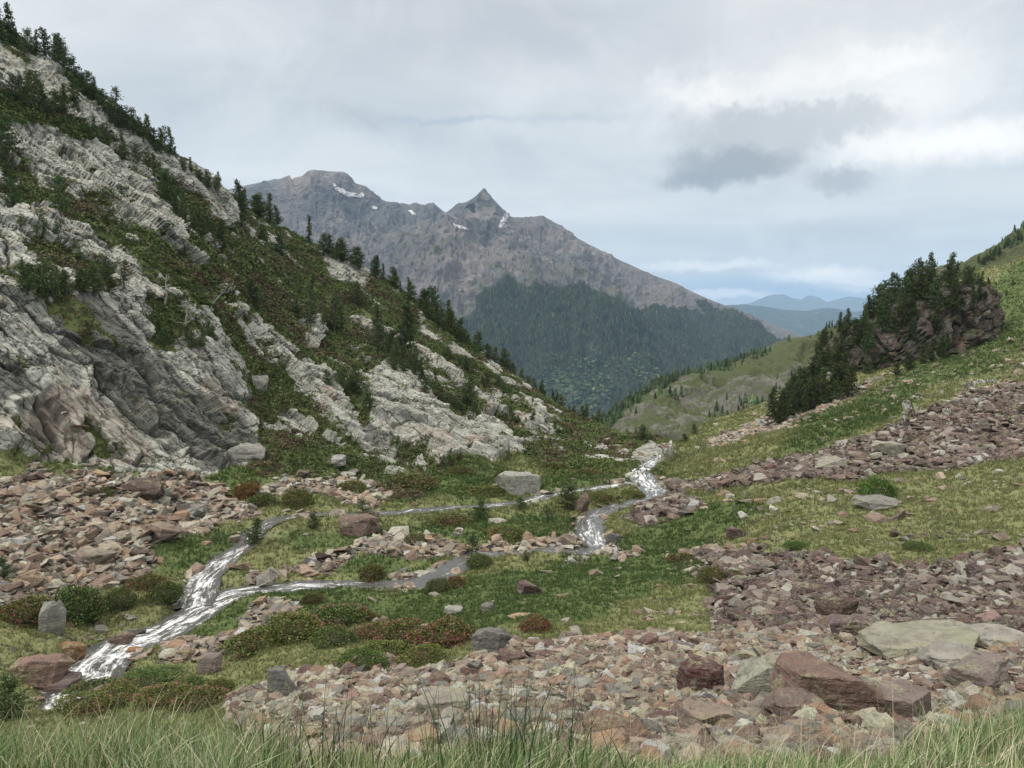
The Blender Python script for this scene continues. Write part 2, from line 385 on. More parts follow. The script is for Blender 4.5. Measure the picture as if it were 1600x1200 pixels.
def rock_nodes(t, P):
    """pale schist: light grey with pale green lichen, dark bands, pink and rust stains, joints along the slant of the beds"""
    n_big = t.noise(P, 0.11, 4, 0.55, 0.6); n_mid = t.noise(P, 0.7, 5, 0.6, 0.4); n_fine = t.noise(P, 5.0, 6, 0.65)
    mp = t.node('ShaderNodeMapping'); mp.vector_type = 'TEXTURE'
    mp.inputs['Rotation'].default_value = tuple(Matrix(BED.tolist()).transposed().to_euler()); mp.inputs['Scale'].default_value = (4.2, 2.2, 0.80)
    t.l.new(P, mp.inputs[0]); Q = mp.outputs[0]
    wq = t.v('ADD', Q, t.v('SCALE', t.v('SUBTRACT', t.noise(P, 0.8, 4, 0.6, 0, True), (0.5, 0.5, 0.5)), scale=0.8))
    c = t.mix(t.ramp(n_mid, 0.3, 0.7), (0.255, 0.260, 0.228), (0.46, 0.46, 0.415))
    c = t.mix(t.m('MULTIPLY', t.ramp(t.noise(P, 1.9, 5, 0.7), 0.52, 0.66), 0.65), c, (0.33, 0.36, 0.25))
    c = t.mix(t.m('MULTIPLY', t.ramp(t.noise(wq, 0.55, 5, 0.65, 0.4), 0.54, 0.72), 0.75), c, (0.105, 0.107, 0.10))
    c = t.mix(t.m('MULTIPLY', t.ramp(t.noise(P, 0.16, 5, 0.6, 0.8), 0.56, 0.70), 0.6), c, (0.30, 0.20, 0.155))
    streak = t.noise(t.v('MULTIPLY', P, (1.3, 1.3, 0.16)), 1.0, 4, 0.7)
    c = t.mix(t.m('MULTIPLY', t.ramp(streak, 0.55, 0.74), 0.5), c, (0.12, 0.125, 0.115))
    e1 = t.voro(wq, 0.55, 'DISTANCE_TO_EDGE'); e2 = t.voro(wq, 1.7, 'DISTANCE_TO_EDGE')
    cr = t.m('MULTIPLY', t.m('SUBTRACT', 1.0, t.ramp(e1, 0.008, 0.040)), t.ramp(n_big, 0.30, 0.45))
    cr2 = t.m('MULTIPLY', t.m('SUBTRACT', 1.0, t.ramp(e2, 0.008, 0.055)), t.ramp(n_mid, 0.40, 0.52))
    c = t.mix(t.m('MULTIPLY', cr, 0.85), c, (0.045, 0.045, 0.035)); c = t.mix(t.m('MULTIPLY', cr2, 0.7), c, (0.06, 0.058, 0.048))
    bc = t.voro(wq, 0.9, 'F1', 'Color'); sp = t.node('ShaderNodeSeparateColor'); t.l.new(bc, sp.inputs[0])
    c = t.mix(t.m('MULTIPLY', sp.outputs[0], 0.35), c, t.mix(0.5, c, (0.14, 0.14, 0.12)))
    h = t.m('ADD', t.m('MULTIPLY', n_fine, 0.35), t.m('MULTIPLY', t.m('MINIMUM', e1, 0.12), 4.0))
    h = t.m('ADD', h, t.m('MULTIPLY', t.m('MINIMUM', e2, 0.12), 2.5)); h = t.m('ADD', h, t.m('MULTIPLY', sp.outputs[1], 0.35))
    return c, h
def land_material(name='land_surface'):
    m, t, b = new_mat(name); tc = t.node('ShaderNodeTexCoord'); P = tc.outputs['Object']
    def att(n):
        a = t.node('ShaderNodeVertexColor', layer_name=n); s = t.node('ShaderNodeSeparateColor'); t.l.new(a.outputs[0], s.inputs[0]); return s.outputs
    A = att('cover'); B = att('cover2')   # cover: rock, scree, heath; cover2: lush, red, damp bank plus darker cliff rock
    nb = t.noise(P, 0.25, 5, 0.6); nm = t.noise(P, 1.4, 5, 0.65); nf = t.noise(P, 9.0, 4, 0.7)
    lush = t.mix(t.ramp(nf, 0.3, 0.7), (0.052, 0.082, 0.024), (0.110, 0.148, 0.048))
    dry = t.mix(t.ramp(nf, 0.3, 0.7), (0.125, 0.140, 0.056), (0.240, 0.245, 0.112))
    g = t.mix(t.m('ADD', t.m('MULTIPLY', B[0], 1.1), t.m('MULTIPLY', t.m('SUBTRACT', nm, 0.5), 3.2), clamp=True), dry, lush)
    g = t.mix(t.m('MULTIPLY', t.ramp(nb, 0.55, 0.72), 0.35), g, (0.12, 0.085, 0.055))
    heath = t.mix(t.ramp(nf, 0.35, 0.65), (0.055, 0.078, 0.026), (0.125, 0.148, 0.052))
    heath = t.mix(t.m('MULTIPLY', t.ramp(t.noise(P, 0.6, 5, 0.7), 0.50, 0.66), 0.55), heath, (0.115, 0.080, 0.045))
    g = t.mix(t.ramp(t.m('ADD', A[2], t.m('MULTIPLY', t.m('SUBTRACT', nm, 0.5), 2.0)), 0.38, 0.62), g, heath)
    # small stones between the modelled ones
    vc = t.voro(P, 3.2, 'F1', 'Color'); ve = t.voro(P, 3.2, 'DISTANCE_TO_EDGE'); vs = t.node('ShaderNodeSeparateColor'); t.l.new(vc, vs.inputs[0])
    pale = t.cramp(vs.outputs[0], [(0.0, (0.11, 0.085, 0.07)), (0.35, (0.20, 0.165, 0.14)), (0.7, (0.27, 0.25, 0.22)), (1.0, (0.35, 0.34, 0.30))])
    redd = t.cramp(vs.outputs[0], [(0.0, (0.045, 0.026, 0.026)), (0.4, (0.10, 0.06, 0.058)), (0.75, (0.17, 0.12, 0.115)), (1.0, (0.25, 0.22, 0.20))])
    st = t.mix(B[1], pale, redd); st = t.mix(t.m('SUBTRACT', 1.0, t.ramp(ve, 0.01, 0.07)), st, (0.022, 0.019, 0.016)); st = t.mix(0.35, st, (0.03, 0.026, 0.022))
    fs = t.ramp(t.m('ADD', A[1], t.m('MULTIPLY', t.m('SUBTRACT', nm, 0.5), 2.2)), 0.42, 0.55)
    c = t.mix(fs, g, st)
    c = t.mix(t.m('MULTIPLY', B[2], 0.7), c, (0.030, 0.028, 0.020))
    rc, rh = rock_nodes(t, P)
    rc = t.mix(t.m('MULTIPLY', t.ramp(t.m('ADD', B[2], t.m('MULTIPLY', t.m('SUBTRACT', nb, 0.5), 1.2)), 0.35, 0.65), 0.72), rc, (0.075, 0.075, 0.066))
    rc = t.mix(t.m('MULTIPLY', t.ramp(t.m('ADD', B[1], t.m('MULTIPLY', t.m('SUBTRACT', nm, 0.5), 2.0)), 0.5, 0.95), 0.35), rc, (0.32, 0.245, 0.20))
    fr = t.ramp(t.m('ADD', A[0], t.m('MULTIPLY', t.m('SUBTRACT', t.noise(P, 1.1, 6, 0.7), 0.5), 0.9)), 0.44, 0.54)
    c = t.mix(fr, c, rc)
    h = t.m('ADD', t.m('MULTIPLY', nf, 0.8), t.m('MULTIPLY', fs, t.m('MULTIPLY', t.m('MINIMUM', ve, 0.15), 5.0)))
    hm = t.node('ShaderNodeMix', data_type='FLOAT'); t.put(hm.inputs[0], fr); t.put(hm.inputs[2], h); t.put(hm.inputs[3], rh)
    t.put(b.inputs['Base Color'], c); bump(t, b, hm.outputs[0], 0.7, 0.14); b.inputs['Roughness'].default_value = 0.9
    return m

# ================================================================== NEAR LAND: bank, valley floor, both hillsides
C = {}
def colm(px, *ks): C[px] = [(1330, 2.5)]+list(ks)
colm(-350, (1190,4.5),(1215,9),(1150,18),(1060,24),(960,28),(880,34),(800,41),(690,48),(430,58),(130,88),(-170,128))
colm(-150, (1188,4.5),(1215,9),(1140,18.5),(1060,24),(960,28.5),(880,34),(800,41),(705,48.5),(435,60),(180,90),(-60,130))
colm(0,    (1185,4.5),(1215,9),(1130,19),(1060,24),(960,29),(880,34),(800,41),(716,49),(440,61),(235,92),(45,130))
colm(75,   (1185,4.5),(1215,9),(1128,19),(1060,25),(975,29.5),(905,34.5),(820,41),(728,50.5),(445,64),(258,95),(100,133))
colm(150,  (1185,4.5),(1215,9),(1125,19.5),(1055,25.5),(1000,30),(930,35),(850,41),(740,52),(450,68),(280,98),(152,136))
colm(225,  (1185,4.5),(1215,9),(1120,19.8),(1045,26.5),(980,31.5),(920,36.5),(845,43),(745,54),(480,71),(310,103),(222,142))
colm(300,  (1185,4.5),(1215,9),(1112,20),(1030,28),(965,33),(915,37.5),(840,46),(742,57),(520,74),(350,110),(264,150))
colm(355,  (1188,4.5),(1212,8.7),(1112,18),(1030,27.5),(962,33),(915,37.8),(835,46.5),(735,60),(545,79),(390,117),(302,157))
colm(400,  (1190,4.5),(1210,8.5),(1110,15.5),(1030,26),(960,33),(915,38),(830,47),(722,63),(565,84),(425,123),(338,163))
colm(450,  (1196,4.5),(1207,8.2),(1110,14),(1035,22.5),(962,32.5),(913,38.5),(830,47.5),(738,61),(585,88),(455,127),(362,167))
colm(500,  (1200,4.5),(1205,8),(1110,13),(1045,19),(965,32),(912,39),(830,48),(752,60),(600,91),(482,130),(388,169))
colm(560,  (1203,4.5),(1202,7.7),(1110,12.5),(1042,18.5),(968,30),(908,39.5),(830,48.5),(745,65),(620,93),(515,130),(415,169))
colm(650,  (1205,4.5),(1200,7.5),(1110,12),(1040,18),(970,29),(905,40),(830,49),(733,71),(645,95),(560,130),(478,166))
colm(720,  (1205,4.5),(1198,7.5),(1105,12),(1030,18),(955,29.5),(888,41.5),(815,52),(728,75),(665,97),(600,126),(528,162))
colm(800,  (1205,4.5),(1195,7.5),(1100,12.5),(1015,19),(940,30),(870,43),(800,56),(722,79),(680,98),(640,122),(590,152))
colm(850,  (1205,4.5),(1195,7.5),(1095,12.8),(1008,20),(935,30.5),(870,43),(800,56),(732,74),(692,94),(661,115),(621,144))
colm(900,  (1205,4.5),(1195,7.5),(1090,13),(1000,21),(930,31),(870,43),(800,55),(740,70),(705,87),(680,106),(650,134))
colm(950,  (1205,4.5),(1195,7.5),(1090,13),(1000,21),(930,31),(865,43),(800,55),(745,69),(714,84),(692,101),(670,124))
colm(1020, (1205,4.5),(1195,7.5),(1090,13),(995,21),(925,31),(860,43),(800,54),(755,66),(722,80),(703,92),(690,104))
colm(1060, (1205,4.5),(1193,7.5),(1088,13),(992,21),(922,31),(858,42.5),(800,52.5),(755,64),(722,77),(705,90),(694,103))
colm(1100, (1203,4.5),(1192,7.5),(1085,13),(990,21.5),(920,31),(855,42),(798,51),(755,62),(718,75),(692,92),(667,114))
colm(1200, (1200,4.5),(1190,7.5),(1080,13),(990,21),(910,30),(850,38),(790,48),(740,60),(700,76),(662,99),(624,130))
colm(1300, (1195,4.5),(1190,7.5),(1080,12.5),(985,20),(900,28.5),(840,36),(785,45),(735,56),(680,75),(614,107),(540,150))
colm(1400, (1190,4.5),(1190,7.5),(1080,12.5),(980,20),(895,28),(835,36),(780,45),(725,57),(660,78),(578,114),(480,160))
colm(1500, (1183,4.5),(1190,7.5),(1075,12.5),(970,20),(890,28),(830,36),(770,45),(715,57),(640,80),(555,115),(432,173))
colm(1550, (1180,4.5),(1187,7.5),(1073,12.5),(967,20),(888,28),(825,36),(765,44.5),(708,56.5),(630,80),(540,115),(414,178))
colm(1600, (1178,4.5),(1185,7.5),(1070,12.5),(965,20),(885,28),(820,36),(760,44),(700,56),(620,80),(525,115),(402,180))
colm(1950, (1170,4.5),(1170,7.5),(1050,12.5),(940,19),(860,27),(790,34),(720,43),(650,54),(560,75),(440,110),(300,170))
QL = 1.0
rows = [int(r*QL) for r in (14,50,40,110,110,100,90,90,100,180,130,120,26,14)]
L = Loft(C, rows, int(1720*QL), -1.30, 1.26, tail=[(1.28,.42),(1.9,.75)], head=(0.5, -1.62))
L.r0 = sum(rows[:1]); T = L.t[:, None]*np.ones((1, L.nu)); U = L.u[None]*np.ones((L.nt, 1))
L.Ybase = L.P[..., 1].copy()
P0 = L.P.copy(); N0 = L.N.copy()
PXg, PYg = px_of(P0)
# ---- outlines of what covers the ground
rockP = [
 [(-200,370),(-20,372),(50,392),(70,440),(100,470),(160,462),(205,432),(222,470),(222,545),(255,560),(262,535),(300,525),(332,540),(345,580),(372,620),(385,660),(400,700),(404,722),(340,748),(240,752),(180,748),(130,733),(60,725),(-200,705)],
 [(-200,150),(20,188),(90,208),(150,222),(205,240),(235,272),(255,300),(272,335),(275,378),(230,372),(190,352),(150,332),(105,300),(60,290),(30,240),(-200,235)],
 [(-100,20),(0,62),(50,97),(110,130),(150,160),(200,215),(260,240),(320,270),(355,300),(372,355),(320,322),(275,290),(225,252),(175,218),(130,200),(60,168),(-100,120)],
 [(-200,290),(30,335),(90,352),(140,372),(200,402),(222,440),(170,445),(100,385),(0,375),(-200,365)],
 [(300,300),(340,322),(372,350),(368,372),(330,350)],
 [(440,565),(482,560),(512,600),(540,640),(578,692),(570,706),(530,692),(498,652),(470,612),(442,592)],
 [(572,592),(600,572),(642,590),(690,648),(722,662),(762,650),(792,680),(822,714),(780,722),(742,715),(682,735),(650,705),(612,702),(575,670),(558,640)],
 [(640,540),(682,560),(742,600),(782,640),(762,645),(700,592),(642,572)],
 [(500,402),(562,408),(592,436),(562,446),(510,428)], [(640,470),(662,490),(668,532),(652,522)], [(380,488),(402,492),(412,532),(396,536)],
 [(425,650),(450,640),(500,672),(498,690),(470,680)], [(462,500),(490,498),(500,540),(478,548)],
 [(735,540),(760,552),(788,590),(770,590)], [(820,628),(850,640),(858,662),(836,655)], [(860,690),(885,692),(890,712),(868,708)],
 [(985,708),(1040,700),(1052,716),(1020,725),(990,722)], [(415,292),(470,330),(500,352),(470,345)]]
screeP = [
 [(-300,730),(120,748),(180,755),(250,755),(330,765),(372,790),(402,802),(360,818),(300,838),(232,858),(225,905),(160,922),(60,935),(-300,940)],
 [(372,770),(420,752),(480,740),(530,712),(562,740),(600,770),(612,792),(560,802),(500,775),(420,778)],
 [(350,1122),(380,1085),(430,1055),(520,1058),(600,1040),(700,1045),(800,1012),(900,1003),(1010,990),(1100,992),(1250,990),(1400,985),(1500,965),(1750,955),(1800,1320),(1300,1210),(1200,1200),(900,1200),(600,1195),(420,1190)],
 [(1085,872),(1180,862),(1300,872),(1450,880),(1600,858),(1900,830),(1900,1010),(1400,1000),(1200,1000),(1110,985),(1120,930)],
 [(1030,745),(1110,745),(1180,720),(1290,700),(1400,662),(1480,640),(1545,608),(1700,575),(1950,520),(1950,620),(1700,690),(1560,727),(1450,737),(1300,752),(1200,757),(1100,767),(1050,765)],
 [(1000,788),(1060,773),(1105,780),(1080,797),(1020,822),(985,817)],
 [(1088,702),(1150,672),(1220,642),(1300,610),(1372,588),(1300,632),(1230,667),(1150,692)],
 [(560,850),(620,820),(702,840),(742,852),(700,872),(650,862),(580,868),(500,902),(378,912),(385,895),(480,880)],
 [(250,1005),(340,985),(400,960),(440,930),(452,952),(402,1002),(330,1032),(250,1035)],
 [(690,850),(760,845),(900,850),(1000,858),(960,872),(780,866),(700,870)], [(600,890),(700,880),(690,905),(620,918),(590,905)]]
sparseP = [[(1150,800),(1300,788),(1450,802),(1600,812),(1800,800),(1800,850),(1600,858),(1450,862),(1300,850),(1180,850),(1130,830)],
 [(880,965),(960,935),(1090,935),(1130,990),(1000,995),(880,1000)], [(1100,770),(1300,755),(1600,725),(1750,700),(1750,800),(1400,800),(1120,800)],
 [(1040,850),(1110,840),(1150,900),(1080,930),(1020,900)], [(960,720),(1050,700),(1060,760),(960,760)], [(0,940),(120,935),(180,1000),(120,1060),(-60,1080),(-60,950)],
 [(300,820),(420,800),(430,850),(330,870)], [(1130,640),(1300,600),(1500,560),(1700,500),(1700,600),(1450,640),(1200,690)]]
heathP = [[(-200,-100),(0,60),(150,152),(300,258),(400,335),(560,415),(700,510),(820,598),(950,668),(1000,690),(960,745),(860,745),(820,715),(760,700),(690,740),(640,790),(560,750),(480,745),(400,750),(380,700),(330,560),(220,500),(60,440),(-200,400)]]
lushP = [[(200,500),(260,380),(380,360),(480,400),(560,470),(500,560),(400,520)], [(330,745),(400,722),(430,740),(420,770),(340,780)], [(640,745),(760,730),(870,745),(980,740),(980,760),(800,775),(600,790)],
 [(220,1000),(300,950),(420,925),(620,918),(620,945),(470,965),(350,985),(300,1010)], [(950,870),(1000,820),(1100,790),(1180,790),(1130,850),(1100,900),(1000,930),(820,905),(760,885)],
 [(500,880),(560,870),(680,880),(640,905),(520,905)], [(450,830),(560,835),(620,810),(880,800),(930,820),(880,850),(740,845),(600,850),(470,870)],
 [(1240,660),(1340,620),(1480,540),(1540,450),(1600,400),(1800,330),(1700,520),(1500,590),(1380,660),(1200,720)], [(700,900),(900,890),(1010,925),(900,980),(760,990),(600,1000),(560,960)],
 [(60,735),(160,738),(150,752),(70,748)], [(260,745),(330,752),(300,760)], [(230,860),(340,825),(400,830),(330,880),(240,900)]]
redP = [[(1085,865),(1900,790),(1900,1010),(1090,990)], [(1030,745),(1480,640),(1950,500),(1950,650),(1400,760),(1040,775)], [(985,770),(1120,770),(1080,830),(970,830)]]
Rk = L.mask(rockP, 16, 7, 3); Sc = L.mask(screeP, 30, 26, 5); Sp = L.mask(sparseP, 12, 16, 6)
He = L.mask(heathP, 10, 10, 8); Lu = L.mask(lushP, 40, 34, 9); Rd = L.mask(redP, 8, 6, 10)
# small outcrops on the wooded slope
ax = BED
QA = P0 @ ax.T
slopeband = sstep(8.6, 9.2, T)*(1-sstep(11.9, 12.1, T))
onleft = (1-sstep(0.17, 0.25, U))
edgen = fbm(QA/np.array([2.6, 1.8, 0.8]), 1.3, 4, 23, 0.6)
Rk = sstep(0.42, 0.58, Rk+0.55*edgen*(4*Rk*(1-Rk)+0.12))
outn = fbm(QA/np.array([2.2, 1.6, 0.9]), 3.0, 4, 21, 0.6)
Rk = np.maximum(Rk, sstep(0.23, 0.30, outn)*He*slopeband*onleft*(T > 8.8))
Rk = Rk*(1-sstep(0.36, 0.43, fbm(QA/np.array([2.4, 1.6, 0.8]), 3.0, 4, 99, 0.6)))   # ledges with turf
rightm = sstep(0.22, 0.30, U)*sstep(8.6, 9.5, T)
Rk = np.maximum(Rk, sstep(0.46, 0.50, outn)*rightm*0.9)
He = np.clip(He*(1-sstep(0.15, 0.5, fbm(P0, 14, 3, 33))*0.45), 0, 1); He = np.maximum(He, 0.42*slopeband*onleft); Lu = np.maximum(Lu, 0.6*slopeband*onleft)
# bare bank under the long grass stays turf
Sc = Sc*(1-(T < 2.2)*1.0)
# ---- streams: centre lines as seen points, widths in metres
def path(pts):
    out = []
    for (px, py, w) in pts:
        i, j = L.ij(px, py); p = L.bil(P0, i, j); out.append([p[0], p[1], p[2], w])
    out = np.array(out); d = np.r_[0, np.cumsum(np.linalg.norm(np.diff(out[:, :2], axis=0), axis=1))]
    n = max(8, int(d[-1]/0.22)); t = np.linspace(0, d[-1], n)
    q = np.stack([pchip(d, out[:, k], t) for k in range(4)], 1)
    q[:, 3] *= 0.70
    return q, t
str_main = [(1052,700,1.0),(1035,712,1.6),(1018,722,2.2),(1000,738,3.0),(1010,752,3.4),(1026,768,3.2),(1000,782,2.2),(965,790,2.0),(935,800,2.4),(920,818,2.3),(926,838,2.6),(938,850,2.6),(905,862,2.0),(850,860,1.7),(790,861,1.6),(742,866,1.8),(716,880,2.0),(690,896,2.2),(640,912,2.0),(580,912,1.6),(500,912,1.7),(430,916,2.0),(370,925,2.4),(320,948,2.7),(280,972,2.6),(232,992,2.5),(188,1008,2.9),(158,1030,3.2),(132,1062,2.8),(112,1085,2.2),(100,1100,1.6)]
str_side = [(985,752,1.6),(925,762,1.7),(870,770,1.9),(815,783,1.8),(740,790,1.6),(680,793,2.2),(610,800,1.6),(540,800,0.9),(470,802,1.2),(425,812,1.2),(395,832,1.3),(380,852,1.4),(350,872,1.7),(322,895,2.0),(312,918,2.2),(300,945,2.2)]
paths = []
for pts in (str_main, str_side):
    q, t = path(pts); z = q[:, 2].copy()
    for _ in range(60): z[1:-1] = (z[:-2]+z[1:-1]+z[2:])/3
    q[:, 2] = z-0.10; paths.append((q, t))
dist = np.full((L.nt, L.nu), 99., np.float32); wz = np.zeros((L.nt, L.nu), np.float32)
sel = (P0[..., 1] > 16) & (P0[..., 1] < 108) & (T < 11.6)
idx = np.nonzero(sel.ravel())[0]; XY = P0.reshape(-1, 3)[idx][:, :2].astype(np.float32)
bd = np.full(len(idx), 99., np.float32); bz = np.zeros(len(idx), np.float32)
for q, t in paths:
    for k in range(0, len(q), 4):
        d = np.hypot(XY[:, 0]-q[k, 0], XY[:, 1]-q[k, 1])-q[k, 3]*0.5
        m = d < bd; bd[m] = d[m]; bz[m] = q[k, 2]
dist.ravel()[idx] = bd; wz.ravel()[idx] = bz
bankn = fbm(P0, 1.6, 3, 61)
dd = dist+0.45*bankn+0.12
bankw = 1-sstep(-0.1, 0.75, dd)
# ---- relief
hum = 0.10*fbm(P0, 1.1, 3, 41)*sstep(1.5, 3, T)+0.28*fbm(P0, 4.5, 3, 42)*sstep(3, 6, T)+0.9*fbm(P0, 16, 3, 43)*sstep(8.5, 9.6, T)
hum = hum*(1-bankw*0.8)
hs = slopeband*onleft*(1-sstep(11.6, 12, T)*0.6)
hum += hs*(0.8*fbm(P0, 5.0, 4, 44, 0.55)+1.4*np.maximum(fbm(P0, 11, 3, 45), 0))
hum += He*(1-Rk)*0.30*(np.abs(fbm(P0, 1.0, 2, 46))*2-0.5)*sstep(30, 60, P0[..., 1])
hum += 0.16*np.abs(fbm(P0, 1.5, 3, 48))*sstep(5.5, 7, T)*(1-He)*(1-bankw)
hum += 0.05*Sc*fbm(P0, 0.5, 3, 47)
rid = np.nonzero((Rk > 0.03).ravel())[0]
Pr = P0.reshape(-1, 3)[rid]
def slabs(Pr, k=1.0, seed=5, sc=(np.array([14., 9., 4.0]), np.array([8.0, 4.2, 1.7]), np.array([2.6, 1.8, 0.62]))):
    """displacement of broken slanting slabs: tilted flat blocks at three sizes with open joints"""
    wv = np.stack([fbm(Pr, 9, 2, seed+66+j) for j in range(3)], -1)*1.6+np.stack([fbm(Pr, 1.5, 3, seed+80+j) for j in range(3)], -1)*0.34
    Q = ((Pr+wv) @ ax.T)/k
    e1_, e2_, eid, el = worley(Q/sc[0], seed+10)
    f1, f2, cid, fl = worley(Q/sc[1], seed)
    g1, g2, did, gl = worley(Q/sc[2], seed+4)
    h = lambda i, a: np.modf(i*a)[0]-0.5
    s1, s2, s3 = sstep(0, .05, e2_-e1_), sstep(0, .07, f2-f1), sstep(0, .08, g2-g1)
    dr = s1*2.4*(eid-0.5)+s1*0.9*(h(eid, 37.)*el[:, 2]+h(eid, 91.)*el[:, 0])
    dr += s2*(0.95*(cid-0.5)+0.3+0.40*(h(cid, 57.)*0.8+0.5)*fl[:, 2]+0.3*h(cid, 131.)*fl[:, 0])
    fa = (1-0.97*sstep(38, 62, np.abs(Pr[:, 1])))*(sc[2][2] < 0.9)+1.0*(sc[2][2] >= 0.9)
    k1, k2, kid, kl = worley((Pr+wv)/np.array([1.5, 1.5, 1.1]), seed+31); dr0 = (1-fa)*(sstep(0, .1, k2-k1)*0.14*(kid-0.5)-0.06*np.exp(-((k2-k1)/0.08)**2))
    dr += fa*s3*(0.18*(did-0.5)+0.05*gl[:, 2])
    dr -= 0.9*np.exp(-((f2-f1)/0.06)**2)*(h(cid, 23.) > -0.25)+0.22*np.exp(-((g2-g1)/0.06)**2)
    return k*(dr+dr0)+0.025*fbm(Pr, 0.4, 2, seed+90)
dr = slabs(Pr)
rockd = np.zeros(L.nt*L.nu, np.float32); rockd[rid] = dr*sstep(0.15, 0.7, Rk.ravel()[rid]); rockd = rockd.reshape(L.nt, L.nu)
top = 1-0.65*sstep(11.3, 12.0, T)
disp = hum+(rockd+0.25*Rk)*top*(1-0.7*sstep(820, 900, PXg)*(U < .2))
horiz = N0*np.array([1, 1, 0.55]); horiz /= np.linalg.norm(horiz, axis=-1, keepdims=True)
vec = np.where((Rk > 0.03)[..., None], horiz*sstep(0.03, 0.5, Rk)[..., None]+N0*(1-sstep(0.03, 0.5, Rk))[..., None], N0)
L.P = P0+vec*disp[..., None]
bed = wz-0.22+0.10*fbm(P0, 0.6, 2, 63)
L.P[..., 2] = L.P[..., 2]*(1-bankw)+bed*bankw
# keep the ground clear below the line of sight just in front of the lens
L.normals(); L.vis = L.visible()
damp = (1-sstep(-0.2, 0.35, dd))
cover = np.stack([Rk, np.clip(np.maximum(Sc, Sp*0.45*(0.5+fbm(P0, 2.2, 3, 12)))+0.6*(1-sstep(0.0, 0.7, dd))*(dd > -9), 0, 1), He], -1)
wet = L.mask([[(60,480),(130,470),(230,560),(300,620),(395,700),(370,735),(300,748),(285,700),(210,640),(150,590)], [(60,610),(110,640),(90,700),(40,690)], [(520,640),(580,680),(650,720),(640,735),(560,700)], [(-60,560),(30,580),(40,620),(-60,640)]], 10, 8, 36)*Rk  # mask of darker cliff rock: a diagonal band and smaller patches
pink = L.mask([[(95,600),(200,640),(250,700),(220,740),(120,715),(0,695),(-60,690),(-60,640),(0,660)], [(80,545),(110,580),(125,640),(100,640)], [(290,590),(370,650),(340,670),(290,630)], [(650,690),(700,690),(720,720),(680,735)]], 8, 8, 37)*Rk*(U < 0)
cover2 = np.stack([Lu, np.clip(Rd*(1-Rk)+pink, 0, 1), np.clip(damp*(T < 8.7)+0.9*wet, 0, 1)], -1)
land_mat = land_material()
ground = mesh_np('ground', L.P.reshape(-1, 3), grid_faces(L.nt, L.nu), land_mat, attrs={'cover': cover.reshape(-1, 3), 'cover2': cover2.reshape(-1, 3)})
pf = (Rk[:-1, :-1] < 0.3).ravel(); ground.data.polygons.foreach_set('use_smooth', pf)
tag(ground, 'grassy stony mountain valley floor with rocky slopes on both sides', 'ground', kind='structure')

# ---- water
def water_material():
    m, t, b = new_mat('rushing_water'); tc = t.node('ShaderNodeTexCoord'); P = tc.outputs['Object']
    a = t.node('ShaderNodeVertexColor', layer_name='flow'); s = t.node('ShaderNodeSeparateColor'); t.l.new(a.outputs[0], s.inputs[0])
    uv = t.node('ShaderNodeCombineXYZ'); t.put(uv.inputs[0], t.m('MULTIPLY', s.outputs[0], 42.0)); t.put(uv.inputs[1], t.m('MULTIPLY', s.outputs[1], 16.0))
    fo = t.noise(uv.outputs[0], 1.4, 7, 0.72, 0.6); fo2 = t.noise(P, 6.0, 5, 0.7, 0.5)
    f = t.ramp(t.m('ADD', t.m('ADD', fo, t.m('MULTIPLY', t.m('SUBTRACT', fo2, 0.5), 0.35)), t.m('MULTIPLY', s.outputs[2], 0.42)), 0.76, 0.94)
    c = t.mix(f, (0.085, 0.085, 0.080), (0.80, 0.81, 0.82)); t.put(b.inputs['Base Color'], c)
    rr = t.node('ShaderNodeMix', data_type='FLOAT'); t.put(rr.inputs[0], f); rr.inputs[2].default_value = 0.16; rr.inputs[3].default_value = 0.6
    t.put(b.inputs['Roughness'], rr.outputs[0]); b.inputs['IOR'].default_value = 1.33; b.inputs['Specular IOR Level'].default_value = 0.6
    h = t.m('ADD', t.m('MULTIPLY', fo, 1.0), t.m('MULTIPLY', t.noise(P, 12, 5, 0.6), 0.5)); bump(t, b, h, 0.55, 0.06)
    return m
wmat = water_material()
VV, FF, AA, off = [], [], [], 0
for pi, (q, t) in enumerate(paths):
    tan = np.gradient(q[:, :2], axis=0); tan /= np.linalg.norm(tan, axis=1, keepdims=True); nor = np.stack([-tan[:, 1], tan[:, 0]], 1)
    nc = 19; lat = np.linspace(-1, 1, nc); w = q[:, 3]*0.5*0.80+0.30
    X = q[:, 0:1]+nor[:, 0:1]*lat*w[:, None]; Y = q[:, 1:2]+nor[:, 1:2]*lat*w[:, None]; Zw = np.repeat(q[:, 2:3], nc, 1)
    Pw = np.stack([X, Y, Zw], -1); turb = np.abs(np.gradient(q[:, 2])/0.22); turb = np.convolve(turb, np.ones(15)/15, 'same')
    Zw += 0.055*fbm(Pw, 0.45, 3, 81)+0.05*fbm(Pw, 1.2, 2, 82)-0.012*pi; Pw[..., 2] = Zw
    VV.append(Pw.reshape(-1, 3)); FF.append(grid_faces(len(q), nc)+off); off += Pw.shape[0]*nc
    pxw, pyw = px_of(q[:, :3])
    fm = 0.05+np.clip(turb*4, 0, 0.3)+0.55*np.interp(q[:, 1], [24, 33, 37, 40, 43, 46, 80], [0.88, 0.82, 0.70, 0.66, 0.68, 0.84, 0.92])
    if pi == 1: fm = np.interp(pxw, [280, 330, 390, 440, 700, 820, 950], [0.8, 0.78, 0.65, 0.52, 0.56, 0.66, 0.75])
    AA.append(np.stack([np.repeat((t/100)[:, None], nc, 1), np.repeat(((lat+1)/2)[None]*w[:, None]/3, 1, 0), np.repeat(np.clip(fm, 0, 1)[:, None], nc, 1)*(1-0.55*np.abs(lat)[None]**3)], -1).reshape(-1, 3))
stream = mesh_np('stream', np.concatenate(VV), np.concatenate(FF), wmat, attrs={'flow': np.concatenate(AA)})
